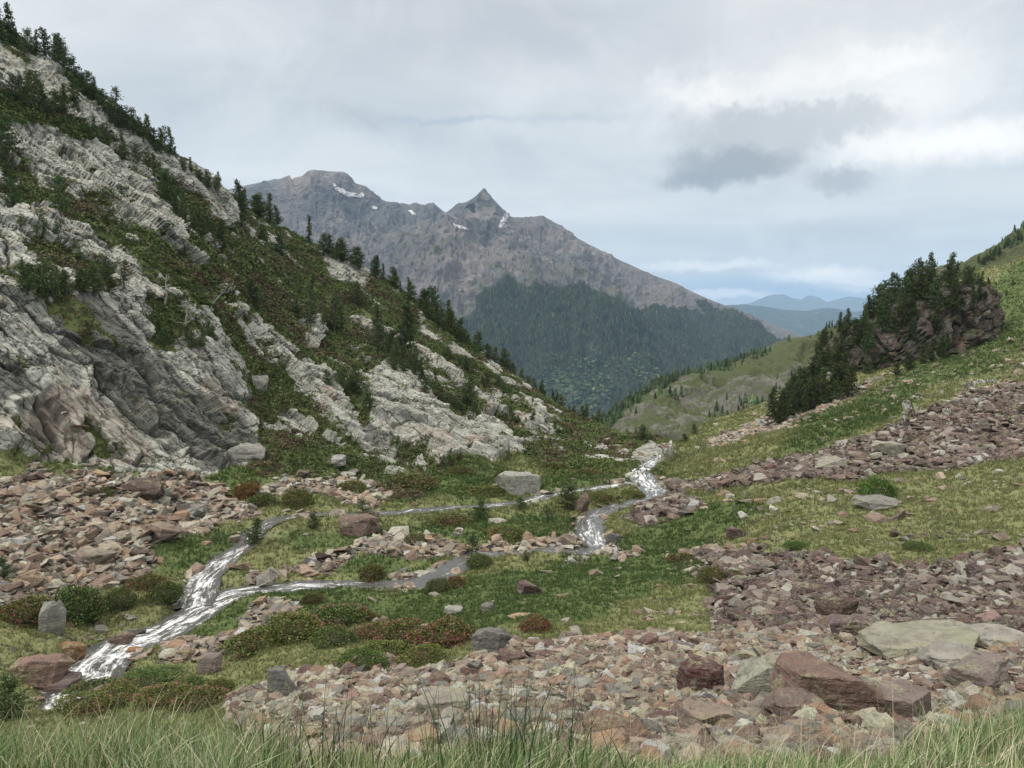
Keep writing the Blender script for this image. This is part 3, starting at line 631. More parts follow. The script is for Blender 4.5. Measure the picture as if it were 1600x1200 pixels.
tag(stream, 'shallow white-flecked mountain stream winding in two arms through the turf', 'stream', kind='structure')

# ================================================================== FAR LAND
def far_material(name, rock, rock2, green, forest, scale, fl=True):
    m, t, b = new_mat(name); tc = t.node('ShaderNodeTexCoord'); P = tc.outputs['Object']
    a = t.node('ShaderNodeVertexColor', layer_name='cover'); s = t.node('ShaderNodeSeparateColor'); t.l.new(a.outputs[0], s.inputs[0])
    Q = t.v('SCALE', P, scale=1.0/scale)
    n1 = t.noise(Q, 1.0, 8, 0.62, 0.4); n2 = t.noise(Q, 4.0, 7, 0.7, 0.3); n3 = t.noise(Q, 18.0, 5, 0.7)
    mp = t.v('MULTIPLY', Q, (1.0, 0.35, 0.45)); st = t.noise(mp, 7.0, 7, 0.7, 0.5)
    c = t.mix(t.ramp(n1, 0.38, 0.62), rock, rock2)
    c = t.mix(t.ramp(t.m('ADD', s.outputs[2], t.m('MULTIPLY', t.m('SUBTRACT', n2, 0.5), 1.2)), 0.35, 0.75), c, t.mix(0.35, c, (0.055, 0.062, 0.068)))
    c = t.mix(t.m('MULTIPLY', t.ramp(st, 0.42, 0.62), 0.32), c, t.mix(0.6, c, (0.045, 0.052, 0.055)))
    c = t.mix(t.m('MULTIPLY', t.ramp(n2, 0.56, 0.7), 0.5), c, (0.27, 0.25, 0.23))
    c = t.mix(t.ramp(t.m('ADD', s.outputs[1], t.m('MULTIPLY', t.m('SUBTRACT', n2, 0.5), 1.4)), 0.4, 0.65), c, green)
    fcol = t.mix(t.ramp(n3, 0.35, 0.65), forest, tuple(x*2.0 for x in forest))
    c = t.mix(t.ramp(t.m('ADD', s.outputs[0], t.m('MULTIPLY', t.m('SUBTRACT', n2, 0.5), 0.8)), 0.42, 0.55), c, fcol)
    t.put(b.inputs['Base Color'], c); b.inputs['Roughness'].default_value = 0.95; b.inputs['Specular IOR Level'].default_value = 0.1
    bump(t, b, t.m('ADD', n2, t.m('MULTIPLY', n3, 0.4)), 0.9, scale*0.06)
    return m
# ---- the great mountain across the valley
M_ = {}
sky_pts = [(250,330),(330,300),(400,284),(436,278),(452,272),(458,276),(470,273),(480,265),(490,263),(512,266),(538,268),(550,277),(556,286),(572,291),(585,300),(600,312),(618,316),(636,320),(650,317),(664,320),(678,317),(686,324),(696,332),(710,323),(728,315),(742,306),(751,297),(757,293),(764,302),(778,317),(790,330),(800,338),(822,338),(845,336),(860,343),(880,355),(900,370),(940,392),(980,410),(1020,428),(1050,438),(1100,462),(1150,482),(1200,502),(1260,526),(1330,560),(1400,600)]
for (px, ps) in sky_pts:
    m3 = np.interp(px, [250, 400, 560, 750, 900, 1000, 1100, 1260, 1400], [380, 350, 345, 368, 395, 440, 490, 548, 620])
    m2 = np.interp(px, [250, 400, 560, 720, 760, 900, 1000, 1100, 1260, 1400], [470, 450, 420, 470, 440, 432, 470, 540, 585, 650])
    m1 = np.interp(px, [250, 700, 1260, 1400], [620, 640, 650, 700])
    vv = np.interp(px, [250, 400, 480, 540, 640, 700, 757, 800, 860, 1000, 1100, 1260, 1400], [4700, 4600, 4350, 4400, 4800, 4800, 4150, 4500, 4450, 4300, 4000, 3650, 3500])
    v3 = np.interp(px, [250, 560, 750, 900, 1100, 1260, 1400], [3900, 3700, 3650, 3800, 3500, 3350, 3300])
    M_[px] = [(800, 1700), (m1, 2350), (m2, 3000), (m3, min(v3, vv-250)), ((m3+ps)/2-2, (min(v3, vv-250)+vv)/2), (ps, vv)]
MT = Loft(M_, [40, 150, 150, 110, 130, 30], 1000, -0.46, 0.50, tail=[(1.25, 0.5)])
Tm = MT.t[:, None]*np.ones((1, MT.nu)); Pm = MT.P.copy(); MT.Ybase = Pm[..., 1].copy()
edge = 1-0.96*sstep(3.5, 4.9, Tm)*(1-sstep(5.0, 5.1, Tm))
gul = fbm(Pm*np.array([1, 0.30, 0.30]), 190, 5, 201, 0.55, ridged=True)
wpm = Pm+np.stack([fbm(Pm, 500, 3, 230), fbm(Pm, 500, 3, 231), 0*Tm], -1)*160
big = fbm(wpm, 800, 6, 210, 0.5, ridged=True); fine = fbm(Pm, 60, 4, 220, 0.6, ridged=True)
d = edge*(120*fbm(wpm+900, 1700, 3, 270, 0.5, ridged=True)*sstep(1.2, 2.2, Tm)*(1-sstep(3.6, 4.6, Tm))+gul*70+big*150+fine*30+fbm(wpm*np.array([1, .5, .5]), 300, 5, 240, .5, ridged=True)*30*sstep(1.5, 2.5, Tm))*(0.6+0.4*sstep(1.0, 3.0, Tm))-200*edge+(gul*30+fine*14-28)*sstep(3.4, 4.2, Tm)*(1-sstep(4.85, 5.0, Tm))
MT.P = Pm+MT.N*d[..., None]; MT.normals(); MT.vis = MT.visible(0.003, 0.5)
forP = [[(640,800),(660,560),(705,520),(735,455),(760,440),(820,432),(905,428),(960,445),(1010,462),(1050,452),(1085,462),(1110,468),(1260,528),(1400,600),(1400,800)], [(560,420),(640,470),(700,520),(660,600),(600,500)]]
grP = [[(640,470),(760,410),(900,398),(1020,432),(1110,458),(1110,485),(900,455),(770,480),(700,580),(620,560)], [(700,450),(760,440),(850,440),(820,500),(760,540),(730,470)], [(560,330),(640,345),(700,400),(650,440),(600,380)]]
Fo = MT.mask(forP, 26, 26, 31)*(1-0.45*sstep(0.30, 0.5, fbm(Pm, 130, 4, 250)))
Gr = MT.mask(grP, 30, 26, 32)*0.42
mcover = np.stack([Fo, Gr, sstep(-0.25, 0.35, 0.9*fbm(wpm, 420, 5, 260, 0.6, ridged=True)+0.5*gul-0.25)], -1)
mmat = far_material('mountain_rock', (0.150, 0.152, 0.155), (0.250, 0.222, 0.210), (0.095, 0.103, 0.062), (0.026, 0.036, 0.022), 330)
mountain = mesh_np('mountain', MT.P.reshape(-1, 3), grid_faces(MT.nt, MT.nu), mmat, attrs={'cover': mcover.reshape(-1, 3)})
tag(mountain, 'great grey mountain with a pyramid peak and a flat summit across the valley', 'mountain', kind='structure')
# ---- hillside beyond the gap on the right
H_ = {}
for px, ps, v in [(860,700,300),(930,672,320),(960,652,335),(1000,630,350),(1040,600,370),(1080,586,385),(1120,573,400),(1160,560,410),(1200,543,420),(1240,530,425),(1280,525,430),(1330,508,430),(1380,490,430),(1450,440,430),(1510,418,440),(1535,404,445),(1570,382,450),(1600,362,455),(1700,310,465)]:
    b = np.interp(px, [860, 1000, 1100, 1200, 1330, 1500, 1700], [760, 720, 690, 650, 640, 520, 430])
    H_[px] = [(b+40, v*0.55), (b, v*0.68), ((b+ps)/2, v*0.84), (ps, v)]
HL = Loft(H_, [30, 90, 110, 20], 640, 0.05, 0.76, tail=[(1.25, 0.5)])
Ph = HL.P.copy(); Th = HL.t[:, None]*np.ones((1, HL.nu)); HL.Ybase = Ph[..., 1].copy()
eg = 1-0.8*sstep(2.5, 3.0, Th)
HL.P = Ph+HL.N*(eg*(7*fbm(Ph*np.array([1, .5, .5]), 26, 5, 301, 0.55, ridged=True)+9*fbm(Ph, 60, 4, 302)+1.8*fbm(Ph, 6, 4, 303, 0.6, ridged=True)))[..., None]; HL.normals(); HL.vis = HL.visible(0.003, 0.78)
hrock = sstep(-0.25, 0.15, fbm(Ph, 11, 5, 305, 0.7)-0.75*HL.mask([[(1090,580),(1240,530),(1330,505),(1330,560),(1230,570),(1130,600)], [(1480,460),(1520,412),(1620,350),(1720,300),(1720,420)]], 8, 6, 33))
hrock = 0.22+0.33*hrock
hcov = np.stack([0.9*HL.mask([[(930,680),(1040,600),(1060,600),(1010,650),(960,690)]], 6, 6, 34), 1-hrock, 0*hrock], -1)
hmat = far_material('hillside_turf', (0.085, 0.085, 0.072), (0.165, 0.162, 0.140), (0.078, 0.092, 0.045), (0.030, 0.048, 0.022), 11)
hill = mesh_np('hillside', HL.P.reshape(-1, 3), grid_faces(HL.nt, HL.nu), hmat, attrs={'cover': hcov.reshape(-1, 3)})
tag(hill, 'green and grey craggy hillside beyond the gap on the right', 'hillside', kind='structure')
# ---- distant ranges
def ridge(name, pts, v, amp, colr, label, seed):
    cols = {px: [(640, v*0.5), ((py+640)/2-20, v*0.75), (py, v)] for px, py in pts}
    R_ = Loft(cols, [20, 60, 16], 500, float(u_of(pts[0][0], pts[0][1])), float(u_of(pts[-1][0], pts[-1][1])), tail=[(1.15, 0.2)])
    Pq = R_.P; tt = R_.t[:, None]; dn = amp*fbm(Pq*np.array([1, .4, .4]), amp*7, 5, seed, 0.55, ridged=True)*(1-0.85*sstep(1.6, 2.0, tt))
    R_.P = Pq+R_.N*dn[..., None]
    o = mesh_np(name, R_.P.reshape(-1, 3), grid_faces(R_.nt, R_.nu), far_material(name+'_cover', colr, colr, colr, tuple(c*0.7 for c in colr), amp*6), attrs={'cover': np.zeros((R_.nt*R_.nu, 3))})
    tag(o, label, 'hills', kind='structure')
ridge('far_hills', [(1000,500),(1100,482),(1150,477),(1190,480),(1225,486),(1262,488),(1300,485),(1335,490),(1370,486),(1420,478),(1520,470),(1700,480)], 13000, 160, (0.035, 0.05, 0.04), 'dark blue wooded range in the gap between mountain and meadow', 401)
ridge('distant_range', [(1000,500),(1080,486),(1140,479),(1170,476),(1190,469),(1208,463),(1222,462),(1236,468),(1252,470),(1264,464),(1276,466),(1292,474),(1308,470),(1325,466),(1342,467),(1362,469),(1390,463),(1430,470),(1520,460),(1700,480)], 25000, 260, (0.07, 0.09, 0.08), 'pale blue mountain range on the horizon', 402)
# ---- one sheet of valley ground to the horizon, far below
n = 160; gx = np.linspace(-30000, 30000, n); gy = np.linspace(-3000, 31000, n); GX, GY = np.meshgrid(gx, gy)
GP = np.stack([GX, GY, GX*0], -1); GP[..., 2] = -720+60*fbm(GP, 3000, 4, 500)
vg = mesh_np('valley_bottom', GP.reshape(-1, 3), grid_faces(n, n), far_material('valley_cover', (0.05, 0.06, 0.04), (0.08, 0.09, 0.05), (0.05, 0.07, 0.03), (0.02, 0.035, 0.018), 500), attrs={'cover': np.ones((n*n, 3))*0.6})
tag(vg, 'wooded valley bottom far below', 'valley', kind='structure')
# ---- haze
hz = bpy.data.materials.new('haze_air'); hz.use_nodes = True; ht = NT(hz.node_tree); ht.n.clear()
pv = ht.node('ShaderNodeVolumePrincipled'); pv.inputs['Color'].default_value = (0.50, 0.72, 1.0, 1); pv.inputs['Density'].default_value = 4.8e-5; pv.inputs['Anisotropy'].default_value = 0.0
ho = ht.node('ShaderNodeOutputMaterial'); ht.l.new(pv.outputs[0], ho.inputs['Volume'])
bm = bmesh.new(); bmesh.ops.create_cube(bm, size=1); hm = bpy.data.meshes.new('haze'); bm.to_mesh(hm); bm.free(); hm.materials.append(hz)
haze = bpy.data.objects.new('haze', hm); col.objects.link(haze); haze.scale = (61000, 36000, 1800); haze.location = (0, 14000, 100)
tag(haze, 'thin blue mountain air that fades the far ranges', 'haze', kind='stuff')

# ================================================================== SMALL THINGS
def stone_material(name, from_object):
    m, t, b = new_mat(name); tc = t.node('ShaderNodeTexCoord')
    if from_object:
        oi = t.node('ShaderNodeObjectInfo'); basec = oi.outputs['Color']
        g = t.node('ShaderNodeNewGeometry'); P = g.outputs['Position']
    else:
        a = t.node('ShaderNodeVertexColor', layer_name='Col'); basec = a.outputs[0]; P = tc.outputs['Object']
    n1 = t.noise(P, 3.5, 5, 0.65); n2 = t.noise(P, 14, 5, 0.7); n3 = t.noise(P, 1.7, 5, 0.6)
    c = t.mix(t.ramp(n1, 0.32, 0.68), basec, t.mix(0.5, basec, (0.10, 0.085, 0.075)))
    c = t.mix(t.m('MULTIPLY', t.ramp(n2, 0.5, 0.62), 0.35), c, (0.34, 0.32, 0.28))
    c = t.mix(t.m('MULTIPLY', t.m('MULTIPLY', t.ramp(n3, 0.53, 0.60), t.ramp(n2, 0.42, 0.55)), 0.60), c, (0.34, 0.35, 0.215))
    c = t.mix(t.m('MULTIPLY', t.ramp(t.noise(P, 2.6, 4, 0.7), 0.60, 0.68), 0.6), c, (0.055, 0.048, 0.042))
    t.put(b.inputs['Base Color'], c); b.inputs['Roughness'].default_value = 0.85
    lay = t.noise(t.v('MULTIPLY', P, (1.2, 1.2, 9.0)), 1.6, 5, 0.7)
    bump(t, b, t.m('ADD', t.m('ADD', n2, n1), lay), 0.9, 0.09)
    return m
stone_mat = stone_material('stone', True); scree_mat = stone_material('scree_stone', False)
def hull_proto(rs, npts, sx=1.0, sy=0.78, sz=0.42, fine=False):
    bm = bmesh.new()
    for _ in range(npts):
        v = rs.normal(size=3); v /= np.linalg.norm(v); v = np.sign(v)*np.abs(v)**0.62; bm.verts.new((v[0]*sx*0.5, v[1]*sy*0.5, v[2]*sz*0.5))
    r = bmesh.ops.convex_hull(bm, input=bm.verts); bmesh.ops.delete(bm, geom=[g for g in set(r['geom_interior']+r['geom_unused']) if isinstance(g, bmesh.types.BMVert)], context='VERTS')
    bmesh.ops.dissolve_limit(bm, angle_limit=0.25, verts=bm.verts, edges=bm.edges)
    if fine:
        bmesh.ops.bevel(bm, geom=list(bm.edges), offset=0.018, segments=2, affect='EDGES', profile=0.6)
        bmesh.ops.triangulate(bm, faces=bm.faces)
        for k in range(3):
            es = [e for e in bm.edges if e.calc_length() > 0.055*(2 if k < 2 else 1)]
            if es: bmesh.ops.subdivide_edges(bm, edges=es, cuts=1)
            bmesh.ops.triangulate(bm, faces=bm.faces)
    bmesh.ops.triangulate(bm, faces=bm.faces)
    bm.normal_update()
    V = np.array([v.co[:] for v in bm.verts], np.float32); Nn = np.array([v.normal[:] for v in bm.verts], np.float32)
    Fc = np.array([[v.index for v in f.verts] for f in bm.faces], np.int32); bm.free()
    if fine:
        o = rs.random(3)*40; q = V+o
        lay = fbm(q*np.array([1, 1, 5.0]), 0.35, 3, 3)
        V = V+Nn*(0.045*fbm(q, 0.42, 5, 1, 0.6)+0.022*lay-0.030*np.maximum(fbm(q, 0.5, 3, 8, ridged=True)-0.55, 0)*4)[:, None]
    return V.astype(np.float32), Fc
rs = np.random.default_rng(11)
S_PRO = [hull_proto(rs, int(rs.integers(9, 13)), 1.0, rs.uniform(0.55, 0.95), rs.uniform(0.22, 0.58)) for _ in range(22)]
B_PRO = [hull_proto(rs, 20, 1.0, rs.uniform(0.65, 0.95), rs.uniform(0.5, 0.8), True) for _ in range(10)]
B_MESH = [mesh_np('boulder_shape', v, f, stone_mat, smooth=False, link=False) for v, f in B_PRO]
for me in B_MESH: pass
pal_pale = np.array([(.30,.275,.24), (.36,.355,.31), (.40,.385,.345), (.28,.22,.185), (.31,.245,.20), (.23,.165,.135), (.19,.19,.185), (.27,.185,.13), (.13,.095,.088), (.33,.30,.25)])
pal_red = np.array([(.105,.064,.056), (.155,.10,.088), (.075,.047,.043), (.26,.215,.19), (.14,.09,.072), (.20,.155,.14), (.33,.31,.275), (.10,.08,.072)])
pal_fore = np.array([(.34,.31,.25), (.38,.375,.30), (.25,.20,.165), (.235,.158,.115), (.285,.24,.205), (.115,.07,.065), (.17,.175,.175), (.40,.395,.35), (.20,.142,.122), (.27,.255,.23)])
pal_fore = pal_fore*np.array([1.06, 1.0, .92]); pal_pale = pal_pale*np.array([1.06, 1.0, .92])
pal_names = {'pale': ['sandy grey', 'pale grey-green', 'off-white', 'pinkish brown', 'pinkish', 'brown', 'slate grey', 'orange-brown', 'dark brown', 'beige'],
 'red': ['dark maroon', 'reddish purple', 'blackish purple', 'pinkish grey', 'dark red-brown', 'dusty mauve', 'pale grey', 'charcoal brown'],
 'fore': ['sandy grey', 'lichen-pale', 'grey-brown', 'rust-brown', 'pinkish', 'deep maroon', 'blue-grey', 'off-white', 'red-brown', 'light grey']}
Yg = L.P[..., 1]; med = np.clip(0.0108*Yg, 0.14, 0.50)
notwater = 0.26+0.74*sstep(0.05, 0.4, dist)
scn = sstep(-0.50, -0.10, 1.5*fbm(P0, 2.0, 5, 700, 0.65)+1.6*(Sc-0.5))
Wt = (np.clip(Sc, 0, 1)*scn*(1-Rk)*notwater+0.10*sstep(0.1, 0.6, Sp)*sstep(0.0, 0.25, fbm(P0, 2.5, 3, 701))+0.006+0.9*np.exp(-((dist-0.15)/0.35)**2)*0.35*sstep(-0.1, 0.2, fbm(P0, 3, 3, 702)))/(0.42*med**2)
Wt = Wt*(T > 2.3)*(T < 11.9)*(1-0.97*He*slopeband*onleft)
tot = float((Wt*L.A)[L.vis].sum()); NS = int(min(70000, tot*1.1)); print('stones', tot, NS)
sp, sn, sij = L.scatter(NS, Wt, seed=5)
r = np.random.default_rng(21); ij = sij
m_ = med[ij[:, 0], ij[:, 1]]
size = m_*np.exp(r.normal(0, 0.56, NS))*np.where(r.random(NS) < 0.03, 1.7, 1.0); size = np.minimum(size, 3.2*m_)
redm = Rd[ij[:, 0], ij[:, 1]] > r.random(NS)*0.9+0.05
fore = (sp[:, 1] < 24) & ~redm
k = r.integers(0, 1000, NS)
cidx = np.where(redm, k % 8, k % 10)
cl = np.where(redm[:, None], pal_red[cidx % 8], np.where(fore[:, None], pal_fore[cidx], pal_pale[cidx]))
cl = cl*np.where(redm, 1.05, 1.22)[:, None]*np.exp(r.normal(0, 0.26, NS))[:, None]; cl = np.minimum(cl, .52)
R = rot_mats(r.uniform(0, 6.28, NS), r.normal(0, 0.28, NS), r.normal(0, 0.28, NS))
big = np.argsort(-(size/sp[:, 1])); NB = 255; bigi = big[:NB]; rest = big[NB:]
lift = size*0.42*0.5*0.25+np.abs(r.normal(0, 0.10, NS))*m_*np.clip(Sc[ij[:, 0], ij[:, 1]], 0, 1)
sp2 = sp.copy(); sp2[:, 2] += lift
scl = np.stack([size, size*r.uniform(0.75, 1.1, NS), size*r.uniform(0.7, 1.3, NS)], 1)
# gravel between the stones
NG = 26000; gvp, gvn, gvi = L.scatter(NG, np.clip(Sc, 0, 1)*scn*(1-Rk)*(T > 2.3)*(T < 8)/np.maximum(Yg, 8)**2.2, seed=77)
gs = np.exp(r.normal(0, .35, NG))*0.0042*gvp[:, 1]+0.018; gk = r.integers(0, 10, NG); gr_ = Rd[gvi[:, 0], gvi[:, 1]] > r.random(NG)
gc_ = np.where(gr_[:, None], pal_red[gk % 8], pal_fore[gk])*np.exp(r.normal(0, .25, NG))[:, None]; gvp[:, 2] += gs*.15
v1, f1_, c1 = merge([hull_proto(rs, 8, 1, .8, .5) for _ in range(8)], r.integers(0, 8, NG), gvp, rot_mats(r.uniform(0, 6.28, NG), r.normal(0, .4, NG), r.normal(0, .4, NG)), np.stack([gs]*3, 1), gc_)
v_, f_, c_ = merge(S_PRO, r.integers(0, len(S_PRO), NS)[rest], sp2[rest], R[rest], scl[rest], cl[rest])
f_ = np.concatenate([f_, f1_+len(v_)]); v_ = np.concatenate([v_, v1]); c_ = np.concatenate([c_, c1])
o = mesh_np('scree', v_, f_, scree_mat, smooth=False, colr=c_)
tag(o, 'countless broken stones of the scree fields and stream banks', 'scree', kind='stuff')

def zone_phrase(px, py):
    if py > 1040: 
        return ('at the left of the foreground scree' if px < 600 else 'in foreground scree behind the tall grass' if px < 1000 else 'in foreground scree on the right')
    if py > 960: return ('on the far edge of the foreground scree' if px > 600 else 'between the flowering shrubs and the stream' if px > 240 else 'on the bank of the lower stream')
    if py > 855: return ('in the dark red scree right of the turf' if px > 1080 else 'on the open grass below the stream' if px > 640 else 'in the scree left of the stream' if px < 280 else 'beside the stream forks')
    if px > 1000: return 'in the long purple scree band across the right meadow'
    if px < 420: return 'in the big scree under the left cliff'
    return 'on the valley floor between the stream arms'
def boulder(proto, loc, scl, rot, colr, label, group, name='boulder', cat='boulder'):
    o = bpy.data.objects.new(name, B_MESH[proto % len(B_MESH)]); col.objects.link(o)
    o.location = loc; o.scale = scl; o.rotation_euler = rot; o.color = (*colr, 1); tag(o, label, cat, group); return o
shapes = ['flat slab-like', 'angular', 'wedge-shaped', 'blocky', 'split', 'squat', 'pointed', 'chipped', 'broad', 'narrow']
bpx, bpy_ = px_of(sp2)
uses = {}
for q in bigi:
    kk = 'red' if redm[q] else 'fore' if fore[q] else 'pale'
    p = int(r.integers(0, 10)); zp = zone_phrase(bpx[q], bpy_[q]); sz = size[q]*F/sp[q, 1]
    lab = '%s %s %s rock %s' % ('large' if sz > 60 else 'medium-sized' if sz > 38 else 'small', shapes[p], pal_names[kk][cidx[q]], zp)
    s_ = size[q]; hh = scl[q, 2]/0.65
    boulder(p, sp2[q], (s_*1.05, scl[q, 1]*1.15, hh*0.75), tuple(np.r_[r.normal(0, 0.22, 2), r.uniform(0, 6.28)]), cl[q], lab, 'rocks '+zp, 'rock', 'rock')
# ---- boulders that stand out one by one
NBd = [(557,838,60,40,(.20,.13,.11),1,'rounded red-brown boulder beside a low pine in the middle of the valley floor'),
 (808,773,66,48,(.37,.37,.33),4,'big pale grey cracked boulder above the upper stream arm'),
 (906,800,30,32,(.19,.12,.10),2,'rust-brown boulder leaning against the dark pine by the stream bend'),
 (1325,1122,190,80,(.24,.15,.12),0,'huge rust-brown slab with yellow-green lichen in the right foreground'),
 (1455,1030,165,44,(.36,.35,.27),3,'long pale yellow-lichened slab behind the huge rust-brown slab'),
 (1250,1125,90,45,(.21,.15,.13),5,'brown slab against the left foot of the huge lichened slab'),
 (1345,1000,80,36,(.15,.10,.10),6,'purple-brown flat rock at the edge of the dark red scree'),
 (1313,968,58,46,(.10,.065,.05),7,'very dark brown boulder with a yellow lichen cap in the dark scree'),
 (968,1172,100,48,(.23,.145,.105),8,'flat rust-orange slab just beyond the tall green grass'),
 (1101,1082,70,48,(.105,.05,.045),9,'deep maroon block with pale lichen dots in the foreground scree'),
 (1178,1090,70,56,(.38,.385,.31),2,'pale green-white rounded boulder right of the maroon block'),
 (1550,1080,110,55,(.27,.22,.20),1,'long grey-pink rock at the right edge of the foreground'),
 (1500,1050,95,40,(.38,.36,.32),5,'pale flat rock near the right edge behind the grass clump'),
 (1560,1012,100,30,(.40,.38,.33),3,'pale cream slab at the right edge above the long grey-pink rock'),
 (1240,1062,84,34,(.38,.36,.27),9,'yellowish flat slab left of the huge rust-brown slab'),
 (1120,1140,96,40,(.34,.27,.21),0,'tan angular slab in the middle of the near scree'),
 (690,1120,80,40,(.36,.33,.28),4,'cream-coloured block in the near scree left of the tall grass tuft'),
 (1420,1125,90,60,(.26,.20,.18),4,'pinkish grey block right of the huge lichened slab'),
 (767,1024,58,46,(.19,.185,.175),6,'upright grey wedge rock at the end of the pink-flowered shrubs'),
 (800,1036,40,24,(.19,.105,.085),7,'small rust-red rock beside the upright grey wedge rock'),
 (830,930,42,22,(.11,.06,.06),0,'dark maroon rock lying alone on the open grass'),
 (708,960,28,16,(.38,.38,.35),3,'pale grey stone lying alone on the grass above the red-leaved shrubs'),
 (762,956,22,14,(.15,.15,.15),9,'small dark grey stone on the grass right of the pale stone'),
 (78,990,34,62,(.34,.34,.31),8,'pale upright slab leaning on the left bank'),
 (107,1030,40,30,(.30,.17,.085),1,'smooth orange-brown boulder at the left edge of the stream'),
 (52,1075,84,52,(.28,.175,.14),6,'big salmon-pink rounded boulder in the lower left'),
 (80,1090,70,36,(.18,.13,.125),4,'purple-brown rounded boulder in front of the salmon-pink one'),
 (206,1025,20,16,(.33,.17,.07),5,'small bright orange stone on the right side of the stream'),
 (186,1014,38,26,(.19,.13,.10),6,'wet brown boulder in the middle of the white water'),
 (205,1000,34,22,(.07,.065,.06),7,'black wet rock parting the lower stream'),
 (212,778,76,32,(.10,.065,.055),8,'dark brown slab on top of the scree under the cliff'),
 (326,1052,38,32,(.27,.22,.20),9,'pale pinkish boulder right of the low stream end'),
 (441,1092,50,56,(.20,.205,.20),0,'tall blue-grey boulder at the left end of the foreground scree'),
 (1375,796,66,24,(.26,.255,.23),3,'grey outcrop under the round juniper on the right meadow'),
 (1204,740,26,18,(.14,.06,.05),1,'dark red-brown rock on the lower edge of the purple scree band'),
 (1300,735,52,22,(.33,.31,.26),2,'pale sandy flat rock in the purple scree band'),
 (1395,715,58,34,(.36,.36,.29),4,'pale lichen-covered block standing in the purple scree band'),
 (524,730,38,22,(.40,.39,.37),5,'pale tilted slab at the foot of the heath slope'),
 (405,613,24,42,(.40,.40,.36),3,'pale upright slab sticking out of the heath'),
 (382,722,56,34,(.33,.33,.30),8,'pale slanting slab at the lower right end of the big cliff'),
 (245,845,60,30,(.28,.20,.165),6,'pinkish layered rock in the scree left of the stream'),
 (140,885,62,36,(.30,.26,.21),7,'big sandy rock in the middle of the left scree'),
 (1155,840,34,18,(.10,.055,.055),0,'dark flat maroon rock on green turf above the dark scree'),
 (960,850,22,18,(.10,.10,.10),9,'dark grey rock on the right shore of the stream bend')]
for i, (px, py, w, h, c, p, lab) in enumerate(NBd):
    g = L.at(px, py); d_ = g[1]*CP-g[2]*SP; W_, H_m = w*d_/F, h*d_/F
    up = h > w*1.1
    rr = random.Random(i)
    boulder(p, (g[0], g[1]+W_*0.25, g[2]+H_m*0.30), (W_*1.12, W_*0.95, H_m/0.62*1.05), (rr.uniform(-.12, .12), rr.uniform(-.15, .15), rr.uniform(-.5, .5)), c, lab, None)

# ================================================================== VEGETATION
def leaf_material(name, trans=0.0, from_object=False):
    m, t, b = new_mat(name); a = t.node('ShaderNodeVertexColor', layer_name='Col'); c = a.outputs[0]
    if from_object:
        oi = t.node('ShaderNodeObjectInfo'); c = t.mix(1.0, c, oi.outputs['Color'], 'MULTIPLY')
    t.put(b.inputs['Base Color'], c); b.inputs['Roughness'].default_value = 0.7; b.inputs['Specular IOR Level'].default_value = 0.2
    return m
needle_mat = leaf_material('needles', from_object=True); leaf_mat = leaf_material('shrub_leaves', from_object=True); grass_mat = leaf_material('grass_blades')
bm_, bt_, bb_ = new_mat('bark'); tc_ = bt_.node('ShaderNodeTexCoord'); nn = bt_.noise(bt_.v('MULTIPLY', tc_.outputs['Object'], (8, 8, 2)), 2.0, 5, 0.7)
bt_.put(bb_.inputs['Base Color'], bt_.mix(bt_.ramp(nn, .35, .65), (0.050, 0.040, 0.032), (0.16, 0.135, 0.115))); bark_mat = bm_
dm_, dt_, db_ = new_mat('weathered_wood'); tc_ = dt_.node('ShaderNodeTexCoord'); nn = dt_.noise(dt_.v('MULTIPLY', tc_.outputs['Object'], (9, 9, 2)), 2.0, 5, 0.7)
dt_.put(db_.inputs['Base Color'], dt_.mix(dt_.ramp(nn, .35, .65), (0.17, 0.16, 0.15), (0.38, 0.36, 0.34))); dead_mat = dm_
def tube(pts, rad, k=6):
    pts = np.asarray(pts, float); n = len(pts); V = []; a = np.linspace(0, 2*np.pi, k, endpoint=False)
    for i in range(n):
        d = pts[min(i+1, n-1)]-pts[max(i-1, 0)]; d /= np.linalg.norm(d)+1e-9
        x = np.cross(d, [0.31, 0.9, 0.2]); x /= np.linalg.norm(x); y = np.cross(d, x)
        V.append(pts[i]+rad[i]*(np.cos(a)[:, None]*x+np.sin(a)[:, None]*y))
    V = np.concatenate(V); Fc = []
    for i in range(n-1):
        for j in range(k):
            p, q = i*k+j, i*k+(j+1) % k; Fc += [(p, q, q+k), (p, q+k, p+k)]
    return V, np.array(Fc)
def joinm(parts):
    off = 0; VV, FF = [], []
    for v, f in parts: VV.append(v); FF.append(f+off); off += len(v)
    return np.concatenate(VV), np.concatenate(FF)
